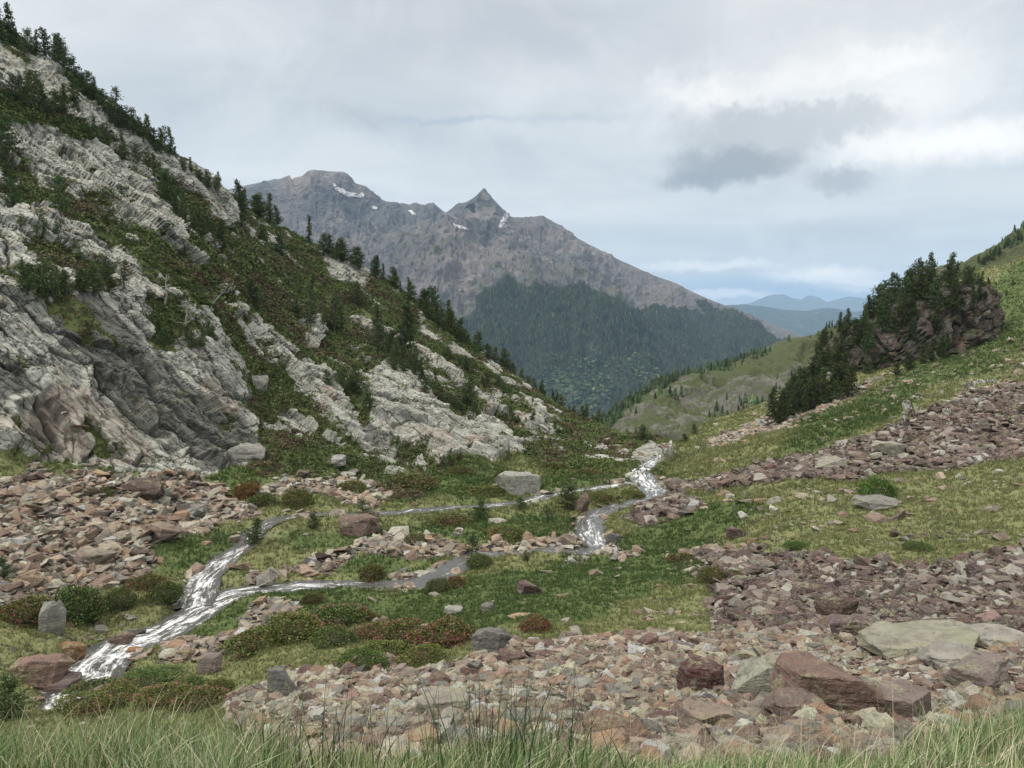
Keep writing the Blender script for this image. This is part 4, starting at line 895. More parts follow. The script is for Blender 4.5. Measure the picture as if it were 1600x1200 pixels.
def pine_proto(seed, width=0.42, low=0.12, dens=1.0, shape='cone', bare=0.0):
    """a mountain pine of height 1: bent tapered trunk, whorls of rising limbs, needle brushes along them"""
    r = np.random.default_rng(seed); n = 9; z = np.linspace(0, 1, n)
    bend = np.cumsum(r.normal(0, 0.018, (n, 2)), 0); tr = np.c_[bend, z]; tr[:, 2] -= 0.03
    parts = [tube(tr, 0.022*(1-z)**0.8+0.003, 7)]
    tips = []; lev = int(17*dens)
    for L_ in range(lev):
        h = low+(0.97-low)*(L_+r.uniform(-.3, .3))/lev; h = min(max(h, low), 0.97)
        hh = (h-low)/(1-low)
        if shape == 'cone': rad = width*(1-hh)**0.75*(0.55+0.45*min(1, hh*5+0.4))
        elif shape == 'round': rad = width*1.12*(1-hh)**0.62*min(1, 0.55+hh*3)
        else: rad = width*(0.75-0.5*hh)
        base = np.array([np.interp(h, z, tr[:, 0]), np.interp(h, z, tr[:, 1]), h])
        nb = r.integers(4, 7)
        for b in range(nb):
            if r.random() < bare: continue
            a = r.uniform(0, 6.28); ln = rad*r.uniform(0.6, 1.08); rise = r.uniform(0.0, 0.30)+0.35*hh
            e = base+np.array([math.cos(a)*ln, math.sin(a)*ln, ln*rise]); m = (base+e)/2+np.array([0, 0, -0.10*ln])+r.normal(0, 0.01, 3)
            parts.append(tube([base, m, e], [0.006, 0.004, 0.002], 3))
            nt_ = max(3, int(ln/0.020))
            for q in range(nt_):
                f = 0.18+0.84*(q+r.random())/nt_
                p = (1-f)**2*base+2*f*(1-f)*m+f*f*e+r.normal(0, 0.022, 3)
                d = e-m; d /= np.linalg.norm(d); tips.append((p, d*0.45+np.array([0, 0, 0.6])+r.normal(0, 0.25, 3)))
    tips.append((np.array([tr[-1, 0], tr[-1, 1], 0.97]), np.array([0, 0, 1.])))
    tips.append((np.array([tr[-1, 0], tr[-1, 1], 0.93]), np.array([0, 0, 1.])))
    V, Fc, Cc = [], [], []; o = 0
    for p, d in tips:
        d = d/np.linalg.norm(d); shade = np.exp(r.normal(0, 0.33)); tint = r.random()
        c = np.array([0.050, 0.085, 0.038])*(1-tint)+np.array([0.095, 0.125, 0.050])*tint; c = c*shade
        for _ in range(9):
            q = d+r.normal(0, 0.55, 3); q /= np.linalg.norm(q); s = np.cross(q, r.normal(size=3)); s /= np.linalg.norm(s)
            l = r.uniform(0.026, 0.046); w = r.uniform(0.006, 0.010)
            V += [p+s*w, p-s*w, p+q*l+s*w*0.3]; Fc.append((o, o+1, o+2)); o += 3; Cc += [c]*3
    return joinm(parts), (np.array(V), np.array(Fc), np.array(Cc))
PP = {}
def mkproto(key, **kw):
    (tv, tf), (cv, cf, cc) = pine_proto(**kw)
    PP[key] = (mesh_np('pine_trunk_shape', tv, tf, bark_mat, link=False), mesh_np('pine_crown_shape', cv, cf, needle_mat, smooth=False, colr=cc, link=False))
for i in range(4): mkproto('cone%d' % i, seed=100+i, width=0.20+0.025*i, dens=1.35)
for i in range(3): mkproto('slim%d' % i, seed=120+i, width=0.13+0.015*i, low=0.08, bare=0.12, dens=1.2)
for i in range(4): mkproto('bush%d' % i, seed=140+i, width=0.33+0.04*i, low=0.05, shape='round', dens=1.15)
for i in range(3): mkproto('open%d' % i, seed=160+i, width=0.27, low=0.22, shape='round', dens=0.95, bare=0.3)
npine = [0]; treelist = []
def pine(loc, h, key, label, group, parts=True, name='pine_tree', cat='pine tree', wide=1.0, tone=1.0):
    h = h*0.88; npine[0] += 1; rr = random.Random(npine[0]*13)
    e = bpy.data.objects.new(name, None); col.objects.link(e); e.empty_display_size = 0.2
    e.location = loc; e.rotation_euler = (rr.uniform(-.06, .06), rr.uniform(-.06, .06), rr.uniform(0, 6.28)); e.scale = (h*wide, h*wide, h)
    tag(e, label, cat, group)
    t, c = PP[key]
    for nm, me in (('trunk', t), ('crown', c)):
        o = bpy.data.objects.new(nm, me); col.objects.link(o); o.parent = e
        k = tone*1.25*rr.uniform(0.75, 1.3); o.color = (k*rr.uniform(0.9, 1.15), k, k*rr.uniform(0.85, 1.1), 1)
    return e
ORD = ['first', 'second', 'third', 'fourth', 'fifth', 'sixth', 'seventh', 'eighth', 'ninth', 'tenth', 'eleventh', 'twelfth', 'thirteenth', 'fourteenth', 'fifteenth', 'sixteenth', 'seventeenth', 'eighteenth', 'nineteenth', 'twentieth',
       'twenty-first', 'twenty-second', 'twenty-third', 'twenty-fourth', 'twenty-fifth', 'twenty-sixth', 'twenty-seventh', 'twenty-eighth', 'twenty-ninth', 'thirtieth']
SH = {'cone': 'conical', 'slim': 'slim', 'bush': 'bushy', 'open': 'loose'}
def depth(g): return g[1]*CP-g[2]*SP
def stand(px, py, hpx, key, label, group=None, surf=None, **kw):
    g = (surf or L).at(px, py); h = hpx*depth(g)/F
    return pine((g[0], g[1]+0.15*h*0, g[2]-0.03*h), h, key, label, group, **kw)
def cluster(pts, n, h0, h1, kinds, phrase, group, spread=10, surf=None, seed=0, tone=1.0):
    """n pines scattered along a line of seen ground points"""
    r = random.Random(seed+len(pts)*7+n); items = []
    seg = [math.hypot(b[0]-a[0], b[1]-a[1]) for a, b in zip(pts, pts[1:])]; tl = sum(seg)
    for i in range(n):
        t = tl*(i+r.uniform(0.1, 0.9))/n
        for s_, a, b in zip(seg, pts, pts[1:]):
            if t <= s_ or b is pts[-1]: break
            t -= s_
        f = min(1, t/s_); px, py = a[0]+(b[0]-a[0])*f, a[1]+(b[1]-a[1])*f
        items.append((px+r.uniform(-4, 4), py+r.uniform(0, spread), r.uniform(h0, h1)*(1.2 if r.random() < .2 else 1), r.choice(kinds)))
    items.sort()
    for i, (px, py, h, kd) in enumerate(items):
        key = kd+str(r.randrange(4 if kd in ('cone', 'bush') else 3))
        stand(px, py, h, key, '%s pine %s, %s from the left' % (SH[kd], phrase, ORD[i]), group, surf, tone=tone)
G1 = 'mountain pines on the left slope'
cluster([(0,62),(50,82),(100,105)], 9, 40, 62, ['cone','bush','slim'], 'at the very top of the left skyline', G1, 8, seed=1)
cluster([(105,128),(150,158)], 6, 30, 44, ['bush','cone'], 'on the skyline above the upper slabs', G1, 6, seed=2)
cluster([(160,172),(210,212),(262,242)], 15, 36, 56, ['cone','slim','bush','open'], 'in the skyline row above the slabs', G1, 14, seed=3)
cluster([(262,248),(300,272),(342,298)], 10, 22, 40, ['bush','cone','open'], 'on the lower end of the grey skyline', G1, 8, seed=4)
cluster([(368,322),(395,328),(432,342)], 8, 34, 60, ['cone','cone','bush'], 'in the clump before the far mountain', G1, 8, seed=5)
cluster([(500,392),(530,405),(556,414)], 8, 28, 44, ['cone','bush'], 'in the ridge clump left of the pyramid peak', G1, 7, seed=6)
cluster([(575,425),(610,445),(645,470)], 8, 26, 44, ['cone','slim','bush'], 'along the ridge just below the pyramid peak', G1, 7, seed=7)
cluster([(652,482),(690,508),(722,528)], 11, 32, 52, ['cone','cone','bush'], 'in the tight row before the far forest', G1, 9, seed=8)
cluster([(725,535),(770,562),(815,592)], 9, 24, 38, ['cone','bush'], 'along the falling ridge before the far forest', G1, 7, seed=9)
cluster([(820,600),(870,625),(948,668)], 14, 12, 26, ['bush','cone'], 'on the low end of the ridge near the gap', G1, 5, seed=10)
cluster([(5,150),(60,168),(120,165)], 8, 38, 56, ['bush','cone','bush'], 'on the ledge under the top skyline', G1, 12, seed=11)
cluster([(130,205),(190,240),(262,290)], 11, 26, 44, ['bush','slim','open'], 'on the ledge between the slabs', G1, 10, seed=12)
cluster([(-10,200),(8,260),(14,330)], 6, 48, 66, ['bush','cone'], 'at the left edge beside the slabs', G1, 12, seed=13)
cluster([(25,362),(60,368),(95,372)], 4, 30, 50, ['bush','open'], 'under the lone loose pine at the left', G1, 10, seed=14)
cluster([(25,455),(70,462),(120,455),(180,440)], 12, 42, 72, ['bush','open','cone'], 'on the shelf above the big cliff', G1, 14, seed=15)
cluster([(222,512),(262,532),(318,522)], 9, 26, 44, ['bush'], 'around the bare dead tree', G1, 16, seed=16)
cluster([(255,300),(290,350),(330,372)], 9, 38, 60, ['cone','bush','open'], 'in the gully right of the upper slabs', G1, 14, seed=17)
cluster([(372,345),(410,372),(440,392)], 5, 22, 34, ['bush'], 'on the shoulder below the ridge clump', G1, 12, seed=18)
cluster([(455,490),(490,505),(540,520)], 5, 24, 40, ['bush','open'], 'in the heath amid the slope', G1, 10, seed=19)
cluster([(585,545),(620,575),(655,585)], 8, 34, 60, ['bush','open','cone'], 'around the tallest pine of the slope', G1, 14, seed=20)
cluster([(500,590),(540,612),(580,640)], 6, 26, 42, ['bush'], 'in the hollow left of the pale slab', G1, 12, seed=21)
cluster([(655,612),(700,632),(740,640)], 6, 22, 36, ['bush'], 'in the hollow above the pale slab', G1, 12, seed=22)
cluster([(690,540),(750,590),(800,610)], 8, 16, 30, ['bush','cone'], 'scattered below the falling ridge', G1, 16, seed=23)
cluster([(780,640),(840,655),(900,672)], 8, 10, 20, ['bush'], 'low on the slope near the gap', G1, 14, seed=24)
for px, py, h, k_, lab in [(78,342,84,'open1','loose open pine with a bare trunk standing before the pale left slabs'),(345,392,60,'cone1','conical pine alone on the heath below the gully clump'),(397,484,62,'bush1','bushy dark pine alone in the middle of the heath slope'),
 (486,384,56,'slim0','slim pine standing up against the far mountain'),(483,486,72,'slim1','slim tall pine left of the loose pine on the heath'),(522,524,86,'open2','loose tall grey-green pine in the middle of the slope'),(560,476,44,'bush2','bushy pine right of the loose tall pine'),
 (592,530,66,'cone2','conical pine left of the tallest pine of the slope'),(622,560,108,'cone3','tallest pine of the slope, thick and dark'),(648,596,46,'cone0','conical pine just below the tallest pine'),(680,617,50,'slim2','slim pine above the cracked pale slab'),
 (724,630,54,'bush3','round dark pine standing over the big pale slab'),(545,606,48,'bush0','dark bushy pine in the hollow left of the slab'),(128,208,28,'cone1','small conical pine on the pale rock under the skyline row'),(128,312,26,'slim1','tiny slim pine on the pale upper slab'),
 (640,355,10,'cone1','tiny pine'),][:-1]:
    stand(px, py, h, k_, lab)
# ---- low pines and shrubs on the valley floor
for px, py, h, k_, lab, w_ in [(400,850,52,'bush0','spreading dwarf pine at the head of the left cascade',1.0),(489,826,30,'bush1','small round dwarf pine on the grass left of the red-brown boulder',1.1),(568,818,46,'open0','spiky dwarf pine behind the red-brown boulder',1.2),
 (750,814,40,'bush2','compact dwarf pine beside the upper stream arm',1.0),(886,796,52,'bush3','dark dwarf pine at the rust-brown boulder by the stream bend',0.9),(858,818,36,'open1','low loose dwarf pine left of the stream bend',1.4),
 (815,795,24,'bush0','low dwarf pine below the big pale boulder',1.5),(740,872,52,'open2','spiky grey-green dwarf pine above the lower stream arm',1.0),(822,876,20,'bush1','small green dwarf pine on the near shore of the lower stream arm',1.2),
 (1007,690,32,'bush2','dwarf pine on the lip of the gap left of the far hillside',0.9),(800,660,20,'bush3','small bush pine at the right end of the pale slab',1.0),(1085,680,22,'bush0','dark dwarf pine right of the gap at the meadow foot',1.2),(1070,692,18,'bush1','low dwarf pine beside the dark rocks at the gap',1.4),
 (20,1120,88,'bush2','dark blurred dwarf pine at the lower left corner',1.0),(8,900,40,'bush3','dwarf pine at the left edge of the big scree',0.8),(1410,438,22,'cone1','lone conical pine on the meadow skyline right of the crag',1.0)]:
    stand(px, py, h, k_, lab, None, None, name='dwarf_pine' if px != 1410 else 'pine_tree', cat='dwarf pine' if px != 1410 else 'pine tree', wide=w_*1.3, tone=1.15)

# ---- the wooded crag on the right meadow
def crag():
    nu_, nv_ = 300, 170; a = np.linspace(0, 2*np.pi, nu_, endpoint=False); b = np.linspace(-0.35, np.pi/2, nv_)
    A_, B_ = np.meshgrid(a, b); f = lambda x, p: np.sign(x)*np.abs(x)**p
    X = f(np.cos(B_), 0.55)*f(np.cos(A_), 0.8); Yq = f(np.cos(B_), 0.55)*f(np.sin(A_), 0.8); Zq = f(np.sin(B_), 0.75)
    ph = math.radians(24)
    Lx, Ly, Lz = 17.5, 9.0, 9.0
    X, Yq, Zq = X*Lx*(1-0.12*Zq), Yq*Ly, Zq*Lz*(0.84-0.14*np.tanh(X/Lx*2)+0.08*np.cos(X/3.0))
    P = np.stack([X*math.cos(ph), Yq, Zq+X*math.tan(ph)*1.12], -1)
    c = np.array([0.4905*126, 126.0, float(s_of(570))*126]); P = P+c
    n = np.stack([np.cross(np.roll(P, -1, 1)-np.roll(P, 1, 1), np.gradient(P, axis=0))], 0)[0]; n /= np.maximum(np.linalg.norm(n, axis=-1, keepdims=True), 1e-6)
    out = P-c; n *= np.sign((n*out).sum(-1, keepdims=True)+1e-9)
    sh = P.shape; flat = P.reshape(-1, 3)*np.array([-1, 1, 1])
    dd_ = slabs(flat, 0.85, 305, (np.array([7., 6., 6.]), np.array([3.2, 2.8, 2.4]), np.array([1.3, 1.1, 1.0]))).reshape(sh[:2])*0.9+1.6*fbm(P, 5, 4, 330); P = P+n*dd_[..., None]
    fc = grid_faces(nv_, nu_); i = np.arange(nv_-1)*nu_; wrap = np.stack([i+nu_-1, i, i+nu_, i+2*nu_-1], 1)
    return P.reshape(-1, 3), np.concatenate([fc, wrap]), n.reshape(-1, 3)
def crag_material():
    m, t, b = new_mat('crag_rock'); tc = t.node('ShaderNodeTexCoord'); P = tc.outputs['Object']
    n1 = t.noise(P, 0.35, 6, 0.65, 0.5); n2 = t.noise(P, 2.0, 6, 0.7); n3 = t.noise(P, 0.6, 5, 0.6)
    c = t.mix(t.ramp(n1, 0.35, 0.62), (0.075, 0.072, 0.067), (0.135, 0.090, 0.078)); c = t.mix(t.ramp(n3, 0.5, 0.66), c, (0.170, 0.168, 0.150))
    c = t.mix(t.m('MULTIPLY', t.ramp(n2, 0.42, 0.6), 0.5), c, (0.045, 0.042, 0.038))
    g = t.node('ShaderNodeNewGeometry'); sx = t.node('ShaderNodeSeparateXYZ'); t.l.new(g.outputs['Normal'], sx.inputs[0])
    c = t.mix(t.ramp(t.m('ADD', sx.outputs[2], t.m('SUBTRACT', n2, 0.5)), 0.62, 0.8), c, (0.045, 0.065, 0.024))
    t.put(b.inputs['Base Color'], c); bump(t, b, t.m('ADD', n2, n1), 0.8, 0.25); return m
cv_, cf_, cn_ = crag()
cr = mesh_np('rocky_crag', cv_, cf_, crag_material(), smooth=False)
tag(cr, 'dark red-brown craggy rock knoll crowned with pines on the right meadow', 'crag')
cpx, cpy = px_of(cv_); rc = np.random.default_rng(8)
G2 = 'pines crowning the crag'
top_ = np.nonzero((cn_[:, 2] > 0.55))[0]; items = []
for t_ in range(400):
    k_ = rc.choice(top_)
    if len(items) >= 56: break
    if all(abs(cpx[k_]-a)+abs(cpy[k_]-b)*1.0 > 7 for a, b, *_ in items): items.append((cpx[k_], cpy[k_], k_))
items.sort()
for half, phrase in ((0, 'on the lower half of the crag top'), (1, 'on the upper half of the crag top')):
    sub = [it for i, it in enumerate(items) if (i >= len(items)//2) == bool(half)]
    for i, (a, b, k_) in enumerate(sub):
        kd = rc.choice(['cone', 'cone', 'cone', 'bush']); pxh = float(np.interp(a, [1220, 1300, 1400, 1480, 1530], [34, 40, 62, 66, 28]))*rc.uniform(0.75, 1.15)
        pine(tuple(cv_[k_]-np.array([0, 0, 0.4])), pxh*124/F, kd+str(rc.integers(0, 4)), '%s pine %s, %s from the left' % (SH[kd], phrase, ORD[i]), G2, tone=0.8)
front = np.nonzero(cn_[:, 1] < -0.15)[0]
FRT = [(1300,590),(1312,572),(1326,556),(1322,592),(1340,540),(1352,560),(1372,590),(1384,565),(1396,520),(1410,552),(1420,505),(1430,530),(1446,552),(1462,520),(1480,540),(1500,500),(1350,600),(1520,492)]
for i, (a, b) in enumerate(FRT):
    k_ = front[np.argmin((cpx[front]-a)**2+(cpy[front]-b)**2)]
    pine(tuple(cv_[k_]+np.array([0, 0.3, -0.6])), rc.uniform(36, 56)*122/F, ['bush', 'cone'][i % 2]+str(i % 4), 'dark pine growing on the crag face, %s from the left' % ORD[sorted(FRT).index((a, b))], 'pines on the crag face', tone=0.75, wide=1.15)
cluster([(1212,654),(1235,642),(1285,622),(1325,606)], 24, 40, 68, ['cone','cone','bush'], 'in the thicket left of the crag', 'pines at the foot of the crag', 14, seed=30, tone=0.7)
cluster([(1240,622),(1270,598),(1310,565)], 14, 38, 56, ['cone','cone','bush'], 'climbing the left shoulder of the crag', 'pines at the foot of the crag', 10, seed=31, tone=0.8)
cluster([(1390,590),(1440,565),(1500,548),(1525,520)], 10, 24, 46, ['bush','bush','cone'], 'along the right foot of the crag', 'pines at the foot of the crag', 8, seed=32, tone=0.75)
cluster([(1500,470),(1530,440),(1545,480)], 4, 14, 22, ['bush'], 'on the green slope right of the crag', 'pines at the foot of the crag', 8, seed=33)
for px, py, h, lab in [(1519,432,20,'round dark pine on the meadow skyline above the crag'),(1582,446,12,'small dark bush high on the right meadow'),(1573,462,9,'tiny dark bush below the small bush on the right meadow')]:
    stand(px, py, h, 'bush1', lab)
print('pines', npine[0])
cluster([(1535,412),(1565,392),(1600,370)], 20, 10, 18, ['bush','cone'], 'on the far shoulder at the right edge', 'pines on the far right shoulder', 8, surf=HL, seed=34)
print('pines', npine[0])

# ---- joined woods too many to count: far hillside and the forest of the great mountain
def lowtree(seed, k=5, lev=3):
    r = np.random.default_rng(seed); V, Fc, Cc = [], [], []; o = 0
    for L_ in range(lev):
        z0, z1, rad = 0.10+0.28*L_, 0.10+0.28*L_+0.42, 0.20*(1-L_*0.27)
        a = np.linspace(0, 2*np.pi, k, endpoint=False)+r.random()
        ring = [(math.cos(x)*rad*r.uniform(.7, 1.2), math.sin(x)*rad*r.uniform(.7, 1.2), z0+r.uniform(-.05, .05)) for x in a]
        V += ring+[(r.normal(0, .015), r.normal(0, .015), min(z1, 1.0))]; Cc += [r.uniform(.8, 1.2)]*(k+1)
        Fc += [(o+i, o+(i+1) % k, o+k) for i in range(k)]; o += k+1
    return np.array(V), np.array(Fc), np.repeat(np.array(Cc)[:, None], 3, 1)
LT = [lowtree(s) for s in range(6)]
def roundtree(seed):
    r = np.random.default_rng(seed); bm = bmesh.new(); bmesh.ops.create_icosphere(bm, subdivisions=1, radius=0.38)
    V = np.array([v.co[:] for v in bm.verts]); Fc = np.array([[v.index for v in f.verts] for f in bm.faces]); bm.free()
    V = V*(1+r.normal(0, 0.16, (len(V), 1)))+np.array([0, 0, 0.45]); return V, Fc, np.ones((len(V), 3))*r.uniform(.85, 1.15, (len(V), 1))
LT += [roundtree(s) for s in range(3)]
def wood(surf, n, w, h0, h1, cols, seed, name, label, pr=None, cat='forest'):
    p, nn_, ij_ = surf.scatter(n, w, seed=seed); r = np.random.default_rng(seed+1); n = len(p)
    if not n: return
    wh = r.integers(0, 6, n) if pr is None else np.where(r.random(n) < pr(p, ij_), r.integers(6, 9, n), r.integers(0, 6, n))
    h = r.uniform(h0, h1, n)*np.exp(r.normal(0, .15, n)); c = np.array(cols)[r.integers(0, len(cols), n)]*np.exp(r.normal(0, 0.38, n))[:, None]
    c = np.where((wh >= 6)[:, None], c*np.array([1.2, 1.3, 1.05]), c)
    pos = p.copy(); pos[:, 2] -= 0.08*h
    v, f, cc = merge(LT, wh, pos, rot_mats(r.uniform(0, 6.28, n), r.normal(0, .04, n), r.normal(0, .04, n)), np.stack([h*r.uniform(.8, 1.2, n)*1.25]*2+[h], 1), c)
    o = mesh_np(name, v, f, grass_mat, smooth=False, colr=cc); tag(o, label, cat, kind='stuff'); return o
clump = sstep(-0.12, 0.22, fbm(MT.P, 150, 5, 601, 0.65)+0.5*(Fo-0.5))*0.92+0.08
lowz = 1-sstep(-330, -60, MT.P[..., 2])
wood(MT, 76000, (sstep(0.15, 0.85, Fo)*clump+0.014*(Tm < 3.2)), 9, 17, [(.032,.050,.028), (.044,.060,.034), (.036,.050,.034), (.058,.072,.036)], 91, 'forest', 'dark conifer forest covering the lower great mountain', pr=lambda p, q: 0.75*sstep(-0.1, 0.35, fbm(p, 220, 3, 640))*(1-sstep(-330, -120, p[:, 2])))
hw = 0.10*sstep(0.05, 0.4, fbm(HL.P, 30, 3, 610))+0.6*hcov[..., 0]
wood(HL, 620, hw, 2.0, 5.0, [(.035,.060,.028), (.050,.075,.032)], 95, 'hillside_wood', 'scattered dark pines dotting the hillside beyond the gap', cat='wood')
hw2 = HL.mask([[(930,690),(1000,640),(1060,600),(1130,580),(1200,560),(1200,548),(1100,575),(1040,600),(960,650)]], 6, 4, 35)
wood(HL, 220, hw2, 2.0, 4.6, [(.035,.060,.028), (.050,.075,.032)], 96, 'ridge_wood', 'row of dark conifers along the skyline of the hillside beyond the gap', cat='wood')

# ---- dead trees
def dead_tree(px, py, hpx, label, seed, lean=0.1, group=None):
    g = L.at(px, py); h = hpx*depth(g)/F; r = np.random.default_rng(seed)
    e = bpy.data.objects.new('dead_tree', None); col.objects.link(e); e.location = tuple(g); e.scale = (h, h, h); tag(e, label, 'dead tree')
    z = np.linspace(0, 1, 8); tr = np.c_[np.cumsum(r.normal(lean*0.1, 0.02, 8)), np.cumsum(r.normal(0, .02, 8)), z-0.04]
    tv, tf = tube(tr, 0.045*(1-z)**0.7+0.006, 7); mesh_np('trunk', tv, tf, dead_mat, e)
    ps = []
    for i in range(13):
        k_ = r.integers(2, 8); b0 = tr[k_]; a = r.uniform(0, 6.28); ln = r.uniform(.25, .55)*(1.1-z[k_]*.6)
        m1 = b0+np.array([math.cos(a)*ln*.5, math.sin(a)*ln*.5, r.uniform(.0, .12)]); m2 = m1+np.array([math.cos(a+.4)*ln*.5, math.sin(a+.4)*ln*.5, r.uniform(-.08, .15)])
        ps.append(tube([b0, m1, m2], [.014, .009, .003], 4)); ps.append(tube([m1, m1+r.normal(0, .1, 3)+np.array([0, 0, .08])], [.006, .002], 3))
    bv, bf = joinm(ps); mesh_np('branches', bv, bf, dead_mat, e)
dead_tree(264, 528, 58, 'bare grey dead tree with twisted branches above the big cliff', 3, 0.3)
dead_tree(250, 478, 44, 'upright pale dead snag above the twisted dead tree', 4)
dead_tree(315, 478, 30, 'small leaning grey dead tree right of the snag', 5, 1.2)
dead_tree(560, 455, 22, 'low grey dead tree among the pines on the ridge', 6, 1.0)

# ---- rhododendron shrubs and other cushions
def shrub_proto(seed, n=4600, flow=90, h=0.42):
    r = np.random.default_rng(seed); o3 = r.random(3)*30
    def dome(k, lo=0.72):
        a = r.uniform(0, 2*np.pi, k); z = r.uniform(0, 1, k); rr = np.sqrt(1-z**2*0.96); d = np.stack([np.cos(a)*rr, np.sin(a)*rr, z], 1)
        lump = 1+0.30*fbm(d+o3, 0.55, 3, seed)+0.14*fbm(d+o3, 0.2, 2, seed+5)
        return d*(lump*r.uniform(lo, 1.0, k))[:, None]*np.array([1, 1, h/0.5]) , d
    p, d = dome(n); V = np.zeros((n, 4, 3)); q = d+r.normal(0, 0.7, (n, 3)); q /= np.linalg.norm(q, axis=1, keepdims=True)
    s = np.cross(q, r.normal(size=(n, 3))); s /= np.linalg.norm(s, axis=1, keepdims=True); ln = r.uniform(.045, .085, n)[:, None]; w = ln*0.42
    V[:, 0] = p; V[:, 1] = p+q*ln*.5+s*w; V[:, 2] = p+q*ln; V[:, 3] = p+q*ln*.5-s*w
    patch = fbm(d+o3, 0.7, 3, seed+9); k_ = r.random(n)
    c = np.where((k_ < .65)[:, None], [[.060, .092, .030]], [[.105, .135, .046]]); c = np.where((k_+patch*0.9 > 0.95)[:, None], [[.135, .080, .052]], c); c = c*np.exp(r.normal(0, .3, n))[:, None]
    i = np.arange(n)*4; Fc = np.concatenate([np.stack([i, i+1, i+2], 1), np.stack([i, i+2, i+3], 1)])
    # dark inner hull that blocks the view through the leaves
    cvx, cfx = hull_proto(r, 40, 1.15, 1.15, 1.0*h/0.5*1.0); 
    V2 = np.concatenate([V.reshape(-1, 3), cvx]); F2 = np.concatenate([Fc, cfx+n*4]); C2 = np.concatenate([np.repeat(c, 4, 0), np.tile([[.045, .045, .025]], (len(cvx), 1))])
    fp, fd = dome(flow*3, 0.97); sel_ = fbm(fd+o3, 0.5, 2, seed+20) > 0.0; fp, fd = fp[sel_], fd[sel_]; m = len(fp)
    FV, FFa, FC = [], [], []; o = 0
    for pp, d_ in zip(fp, fd):
        cc = np.array([.46, .13, .18])*r.uniform(.6, 1.3) if r.random() < .6 else np.array([.26, .13, .11])
        for _ in range(5):
            q = d_+r.normal(0, .6, 3); q /= np.linalg.norm(q); s = np.cross(q, r.normal(size=3)); s /= np.linalg.norm(s)
            FV += [pp, pp+q*.035+s*.018, pp+q*.035-s*.018]; FFa.append((o, o+1, o+2)); FC += [cc]*3; o += 3
    return (V2, F2, C2), (np.array(FV), np.array(FFa), np.array(FC))
flower_mat = leaf_material('blossom')
SHR = []
for i in range(5):
    (a1, a2, a3), (b1, b2, b3) = shrub_proto(300+i, flow=[40, 110, 170, 60, 90][i], h=[.40, .34, .38, .5, .30][i])
    SHR.append((mesh_np('shrub_shape', a1, a2, leaf_mat, smooth=False, colr=a3, link=False), mesh_np('blossom_shape', b1, b2, flower_mat, smooth=False, colr=b3, link=False)))
def shrub(px, py, wpx, hpx, p, label, group, flowers, tone=(1, 1, 1), cat='shrub', name='rhododendron_shrub', surf=None):
    g = (surf or L).at(px, py); d_ = depth(g); w = wpx*d_/F/2*1.12; h = hpx*d_/F*(0.78 if wpx > 60 else 0.9)
    e = bpy.data.objects.new(name, None); col.objects.link(e); tag(e, label, cat, group)
    e.location = (g[0], g[1]+w*0.55, g[2]-0.06*h); e.scale = (w, w*0.85, h/0.85); e.rotation_euler = (0, 0, (px*7.3) % 6.28)
    o = bpy.data.objects.new('foliage', SHR[p][0]); col.objects.link(o); o.parent = e; o.color = (*tone, 1)
    if flowers: o = bpy.data.objects.new('blossom', SHR[p][1]); col.objects.link(o); o.parent = e
RED = (1.3, .95, .95); OLV = (1.3, 1.1, .9)
GS = 'flowering shrubs on the valley floor'
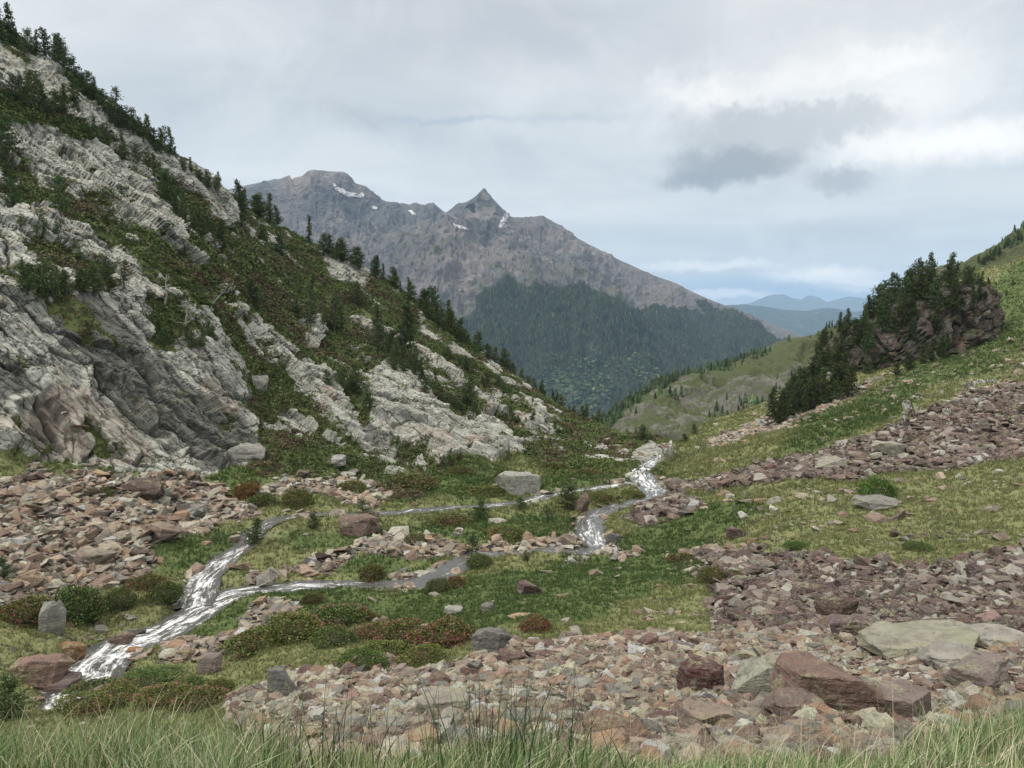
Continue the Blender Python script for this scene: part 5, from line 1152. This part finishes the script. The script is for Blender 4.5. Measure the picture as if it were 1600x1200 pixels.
SL_ = [(25,975,90,46,1,'pink-flowered reddish shrub at the left edge below the scree',1,RED),(110,970,92,62,0,'dense dark green shrub right of the pink-flowered one at the left edge',0,(.9,1,.9)),(180,955,52,30,3,'small green shrub between brown rocks left of the stream',0,(1,1,1)),
 (248,940,64,34,0,'dark round shrub on the bank above the cascade',0,(1,.95,.9)),(222,922,56,24,1,'pink-topped shrub behind the dark round shrub on the bank',1,RED),
 (400,1022,110,40,4,'left end of the long olive shrub bed with red tips',1,OLV),(455,1005,110,44,0,'middle of the long olive shrub bed under pink blossom',1,OLV),(515,990,100,46,1,'dark green mound of the shrub bed with a pink crown',1,(1,1,.9)),(560,975,46,22,2,'bright pink blossoming shrub at the right end of the long bed',1,(1.6,.9,1.1)),(520,1012,70,26,3,'low green mound in front of the pink-crowned shrub',0,(1,1,.9)),
 (620,1010,92,40,1,'red-leaved shrub left in the broad bed above the foreground scree',1,RED),(690,1015,104,44,2,'widest red-leaved shrub of the broad bed beside the grey wedge rock',1,RED),(600,1035,90,34,4,'olive low shrub in front of the red-leaved bed',0,OLV),(560,1052,76,30,3,'bright green cushion shrub at the left front of the broad bed',0,(1,1.15,.9)),(660,1040,80,26,0,'greenish red shrub at the front of the broad bed',1,OLV),(585,1000,70,24,2,'small red shrub at the back left of the broad bed',1,RED),
 (838,988,52,22,2,'lone pink-red shrub on the open grass',1,(1.6,.9,1.0)),(130,1094,80,26,0,'green mound at the left of the lower left shrub bed',1,(1,1,.9)),(165,1106,84,30,1,'pink-dotted mound in the front left of the lower left bed',1,OLV),(215,1088,90,28,3,'bright green mound in the middle of the lower left bed',0,(1,1.1,.9)),(240,1108,92,30,2,'mound with the brightest pink flowers in the lower left bed',1,OLV),(285,1094,80,28,0,'dark green mound at the back right of the lower left bed',1,(1,1,.9)),(305,1112,84,32,1,'reddish mound at the front right of the lower left bed',1,RED),(110,1118,90,26,4,'low green mound at the left corner of the lower left bed',1,OLV),
 (225,1072,90,18,4,'green shrub along the near bank of the lower stream',0,(1,1,.9)),(335,1086,50,20,0,'small pink-dotted shrub at the end of the lower left bed',1,OLV),
 (750,888,48,22,0,'green cushion shrub under the spiky dwarf pine',0,(1,1,.9)),(684,930,40,22,3,'green shrub on the near shore where the stream bends',0,(1,1,.9)),(712,918,34,18,2,'pink-flowered shrub behind the green shore shrub',1,(1.5,.9,1)),(580,905,44,26,1,'dark red-brown shrub overhanging the lower stream arm',0,RED),(484,945,34,20,1,'small red-brown shrub on the green bank left of the stream arm',0,RED),
 (1115,912,44,22,3,'round olive shrub at the left edge of the dark scree',0,OLV),(1068,880,46,18,4,'flat reddish shrub above the round olive shrub',0,RED),(380,778,48,28,1,'rust-red shrub under the lower right end of the cliff',0,(1.9,.85,.9)),(404,792,44,22,0,'dark green shrub below the rust-red one',0,(1,1,.9)),(460,792,52,24,3,'olive cushion between pale stones left of centre',0,OLV),(390,765,30,18,1,'small red shrub beside the green spring',0,RED),
 (150,775,44,18,4,'brownish shrub on top of the big scree',0,RED),(545,770,46,20,0,'olive shrub at the right of the pale rubble',0,OLV),(640,760,80,24,4,'long brown-red cushion on the green slope foot',0,RED),(720,742,40,16,1,'dark red cushion under the pale slab',0,RED),(785,752,26,18,3,'round shrub left of the big pale boulder',0,OLV),(760,775,60,18,4,'flat olive shrub above the upper stream arm',0,OLV),(940,785,50,16,0,'dark cushion between the two stream arms',0,OLV),(990,778,40,14,4,'flat cushion on the islet in the stream',0,OLV),
 (700,820,70,20,4,'reddish flat shrub bed between the stream arms',0,RED),(790,840,70,18,0,'olive flat shrub bed left of the stream bend',0,OLV),(650,850,50,16,1,'brownish low shrub on the pale gravel',0,RED),(1150,905,36,14,1,'small red-leaved shrub in the edge of the dark scree',0,RED),(870,735,52,16,4,'red-brown cushion on the slope above the stream',0,RED),(920,745,44,14,1,'small rusty cushion by the far stream',0,RED),(865,700,46,14,0,'olive cushion on the low slope',0,OLV),(960,730,36,12,4,'rusty cushion near the far water',0,RED)]
for (px, py, w, h, p, lab, fl, tone) in SL_: shrub(px, py, w, h, p, lab, GS, fl, tone)
shrub(1381, 782, 58, 32, 3, 'round bright green juniper cushion on the grey outcrop of the right meadow', None, 0, (.95,1.25,.8), 'juniper', 'juniper_shrub')
shrub(1250, 858, 40, 12, 4, 'flat green juniper mat on the right turf above the dark scree', None, 0, (.9,1.1,.8), 'juniper', 'juniper_shrub')
shrub(1440, 862, 42, 12, 3, 'second flat green juniper mat farther right above the dark scree', None, 0, (.9,1.1,.8), 'juniper', 'juniper_shrub')
# ---- heath: joined leafy cushions over the slopes
def cushion(seed, n=26):
    r = np.random.default_rng(seed); V, Fc, Cc = [], [], []; o = 0
    for _ in range(n):
        a = r.uniform(0, 6.28); z = r.uniform(0, 1); rr = math.sqrt(1-z*z); p = np.array([math.cos(a)*rr*.5, math.sin(a)*rr*.5, z*.38])*r.uniform(.8, 1.1); q = p/np.linalg.norm(p)+r.normal(0, .6, 3); q /= np.linalg.norm(q)
        s = np.cross(q, r.normal(size=3)); s /= np.linalg.norm(s); V += [p-s*.11, p+s*.11, p+q*.24]; Fc.append((o, o+1, o+2)); o += 3; Cc += [[r.uniform(.6, 1.5)]*3]*3
    return np.array(V), np.array(Fc), np.array(Cc)
CU = [cushion(s) for s in range(8)]
hwt = (sstep(0.35, 0.7, He+0.5*fbm(P0, 2.0, 3, 650))*(1-sstep(.2, .5, Rk))*(T > 8)+0.05*sstep(.1, .4, fbm(P0, 3, 3, 651))*(T > 5.5)*(1-Sc)*(U < 0.15))*(T < 12)*notwater/np.maximum(Yg, 30)**1.2
hp, hn, hij = L.scatter(36000, hwt, seed=60); r = np.random.default_rng(61); n = len(hp)
hs_ = r.uniform(.35, .85, n)*np.clip(hp[:, 1]/70, .6, 1.5); tint = fbm(hp, 4.0, 3, 652)+r.normal(0, .16, n)
hc = np.where((tint > 0.24)[:, None], [[.115, .096, .056]], np.where((tint > 0.0)[:, None], [[.105, .132, .048]], np.where((tint > -.25)[:, None], [[.076, .104, .038]], [[.110, .145, .048]])))*np.exp(r.normal(0, .2, n))[:, None]
v_, f_, c_ = merge(CU, r.integers(0, 8, n), hp, rot_mats(r.uniform(0, 6.28, n), r.normal(0, .2, n), r.normal(0, .2, n)), np.stack([hs_, hs_, hs_*r.uniform(.6, 1.1, n)], 1), hc)
tag(mesh_np('heath', v_, f_, grass_mat, smooth=False, colr=c_), 'dark green and rusty heath cushions carpeting the slopes', 'heath', kind='stuff')
# ---- meadow grass in tufts
def tuft(seed, n=10):
    r = np.random.default_rng(seed); V, Fc, Cc = [], [], []; o = 0
    for _ in range(n):
        a = r.uniform(0, 6.28); b = np.array([math.cos(a), math.sin(a), 0])*r.uniform(0, .35); t = b*r.uniform(1.2, 3.2)+np.array([0, 0, r.uniform(.5, 1.0)]); s = np.array([-math.sin(a), math.cos(a), 0])*.055
        V += [b-s, b+s, t]; Fc.append((o, o+1, o+2)); o += 3; Cc += [[r.uniform(.7, 1.35)]*3]*3
    return np.array(V), np.array(Fc), np.array(Cc)
TU = [tuft(s) for s in range(8)]
gw = (1-sstep(.25, .6, Rk))*(1-0.93*sstep(.3, .6, Sc))*sstep(0.0, .25, dist)*(T > 2.6)*(T < 12)*(1-.75*sstep(.4, .8, He)*onleft)*(0.45+0.55*sstep(-.25, .15, fbm(P0, 1.1, 3, 660)))/np.maximum(Yg, 10)**1.6
gp, gn, gij = L.scatter(120000, gw, seed=62); r = np.random.default_rng(63); n = len(gp)
lu = Lu[gij[:, 0], gij[:, 1]]*1.1+fbm(gp, 1.6, 4, 661)*0.8+r.normal(0, .18, n); lu = np.clip(lu, 0, 1)[:, None]
gc = (np.array([[.188, .200, .086]])*(1-lu)+np.array([[.066, .104, .032]])*lu)*np.exp(r.normal(0, .18, n))[:, None]
gh = r.uniform(.09, .21, n)*np.clip(gp[:, 1]/32, .7, 2.4)
v_, f_, c_ = merge(TU, r.integers(0, 8, n), gp-np.array([0, 0, .01]), rot_mats(r.uniform(0, 6.28, n), r.normal(0, .15, n), r.normal(0, .15, n)), np.stack([gh*1.1, gh*1.1, gh], 1), gc)
tag(mesh_np('meadow_grass', v_, f_, grass_mat, smooth=False, colr=c_), 'short tufted grass over the valley floor and meadows', 'grass', kind='stuff')
# ---- long grass at the viewer's feet
def blades(n, wfun, hfun, seed, cols, width=.0035, lean=.35):
    r = np.random.default_rng(seed); u = r.uniform(-1.05, 1.05, n*4); y = r.uniform(2.0, 6.2, n*4)**1.0; keep = r.random(n*4) < wfun(u, y); u, y = u[keep][:n], y[keep][:n]; n = len(u)
    j = np.clip(((u-L.u[0])/(L.u[1]-L.u[0])), 0, L.nu-2).astype(int); z = np.array([np.interp(yy, L.P[:400, jj, 1], L.P[:400, jj, 2]) for yy, jj in zip(y, j)])
    b = np.stack([u*y, y, z-.02], 1); h = hfun(u, y, r); a = r.uniform(0, 6.28, n)+0; ln = np.abs(r.normal(lean, .2, n)); dirs = np.stack([np.cos(a)+.25, np.sin(a)*.8, 0*a], 1)
    sg = 5; t = np.linspace(0, 1, sg+1); Pb = b[:, None]+dirs[:, None]*(ln*h)[:, None, None]*(t**2)[None, :, None]; Pb[..., 2] += h[:, None]*(t-.28*ln[:, None]*t**2)
    s = np.stack([-np.sin(a*3.1), np.cos(a*3.1), 0*a], 1)*(width*r.uniform(.7, 1.4, n))[:, None]; wv_ = (1-t**1.5)*.92+.08
    V = np.stack([Pb-s[:, None]*wv_[None, :, None], Pb+s[:, None]*wv_[None, :, None]], 2).reshape(-1, 3)
    i = (np.arange(n)*(sg+1)*2)[:, None]+(np.arange(sg)*2)[None]; i = i.ravel(); Fc = np.stack([i, i+1, i+3, i+2], 1)
    c = np.array(cols)[r.integers(0, len(cols), n)]*np.exp(r.normal(0, .2, n))[:, None]; return V, Fc, np.repeat(c, (sg+1)*2, 0)
green = [(.145,.225,.085), (.19,.27,.115), (.25,.31,.15), (.10,.175,.065)]; straw = [(.44,.41,.27), (.50,.48,.35), (.36,.35,.22)]
def w_main(u, y): return (.30+.70*sstep(-.25, .2, vnoise(u*y*1.7+4, y*1.7, u*0+8.1)))*np.clip(.40+.6*sstep(-.28, -.42, u)+.6*sstep(.50, .60, u)+.35*np.exp(-((u-.02)/.10)**2), 0, 1)*np.where((y > 5.2), .4, 1)
def h_main(u, y, r): return r.uniform(.12, .36, len(u))*(.72+.95*np.clip(vnoise(u*y*2.2, y*2.2, u*0+3.3), -.6, .9))*(.55+.65*sstep(-.25, -.40, u)+.50*sstep(.48, .60, u)+.30*np.exp(-((u-.02)/.1)**2))
B1 = blades(40000, w_main, h_main, 70, green+green+straw)
B2 = blades(3200, lambda u, y: np.exp(-((u-.0)/.085)**2)*np.exp(-((y-3.7)/.5)**2)+.5*np.exp(-((u+.26)/.08)**2)*np.exp(-((y-4)/.5)**2), lambda u, y, r: r.uniform(.25, .68, len(u)), 71, [(.05,.085,.035), (.065,.105,.045), (.09,.13,.06)], .0032, .30)
B3 = blades(1200, lambda u, y: .55+.45*sstep(.2, .4, u), lambda u, y, r: r.uniform(.30, .50, len(u)), 72, straw, .0018, .35)
B4 = blades(5200, lambda u, y: np.exp(-((u-.66)/.075)**2)*np.exp(-((y-5.0)/.6)**2), lambda u, y, r: r.uniform(.22, .50, len(u)), 73, green+[(.22,.20,.10)], .0035, .5)
off = 0; VV, FF, CC = [], [], []
for V, Fc, c in (B1, B2, B3, B4): VV.append(V); FF.append(Fc+off); CC.append(c); off += len(V)
tag(mesh_np('long_grass', np.concatenate(VV), np.concatenate(FF), grass_mat, smooth=True, colr=np.concatenate(CC)), 'long green and straw-coloured grass blades on the near bank', 'grass', kind='stuff')
# ---- snow patches of the great mountain
sm, st_, sb_ = new_mat('old_snow'); sb_.inputs['Base Color'].default_value = (.58, .56, .57, 1)
def snow(poly, label):
    MS = MT.P[..., 2]/MT.P[..., 1]; i0 = [MT.ij(p[0], p[1], MS) for p in poly]; ii = [p[0] for p in i0]; jj = [p[1] for p in i0]; a0, a1, b0, b1 = int(min(ii))-6, int(max(ii))+7, int(min(jj))-2, int(max(jj))+3
    N_ = 4; I = np.linspace(a0, a1, (a1-a0)*N_+1); J = np.linspace(b0, b1, (b1-b0)*N_+1); JJ, II = np.meshgrid(J, I); ins = np.zeros(II.shape, bool)
    
    Pq = np.array([[MT.bil(MT.P, i, j) for j in J] for i in I]); Nq = np.array([[MT.bil(MT.N, i, j) for j in J] for i in I]); X, Y = px_of(Pq); wob = 1.2*fbm(Pq, 25, 3, 5); X = X+wob; Y = Y+wob
    for (x1, y1), (x2, y2) in zip(poly, poly[1:]+poly[:1]):
        if y1 != y2: ins ^= ((y1 > Y) != (y2 > Y)) & (X < (x2-x1)*(Y-y1)/(y2-y1)+x1)
    top = Pq+Nq*4.0
    q = ins[:-1, :-1] & ins[1:, 1:]
    if not q.any(): return
    fc = grid_faces(*II.shape)[q.ravel()]; used = np.unique(fc); mp = -np.ones(II.size, int); mp[used] = np.arange(len(used))
    o = mesh_np('snow_patch', top.reshape(-1, 3)[used], mp[fc], sm); md = o.modifiers.new('thickness', 'SOLIDIFY'); md.thickness = 9; md.offset = -1
    tag(o, label, 'snow patch', 'snow patches on the great mountain')
snow([(519,287),(524,289),(530,295),(540,299),(552,301),(560,304),(566,301),(570,304),(566,309),(556,308),(545,308),(535,303),(524,296)], 'long curved snow patch below the flat summit')
snow([(478,319),(486,321),(492,323),(490,329),(480,326)], 'small round snow patch on the left face of the mountain')
snow([(464,334),(470,327),(474,329),(470,335),(466,339)], 'narrow snow patch left of the round one')
snow([(706,348),(714,351),(724,354),(733,359),(720,359),(712,354)], 'thin slanting snow patch at the left foot of the pyramid peak')
snow([(792,331),(796,333),(790,346),(783,356),(777,356),(784,345)], 'steep snow streak down the right side of the pyramid peak')
snow([(638,330),(644,329),(650,335),(644,336)], 'tiny snow patch on the saddle between the two summits')
snow([(453,275),(457,276),(459,281),(456,281)], 'tiny snow patch just under the leftmost summit shoulder')
snow([(580,322),(592,324),(590,328),(580,326)], 'faint thin snow patch right of the curved one')
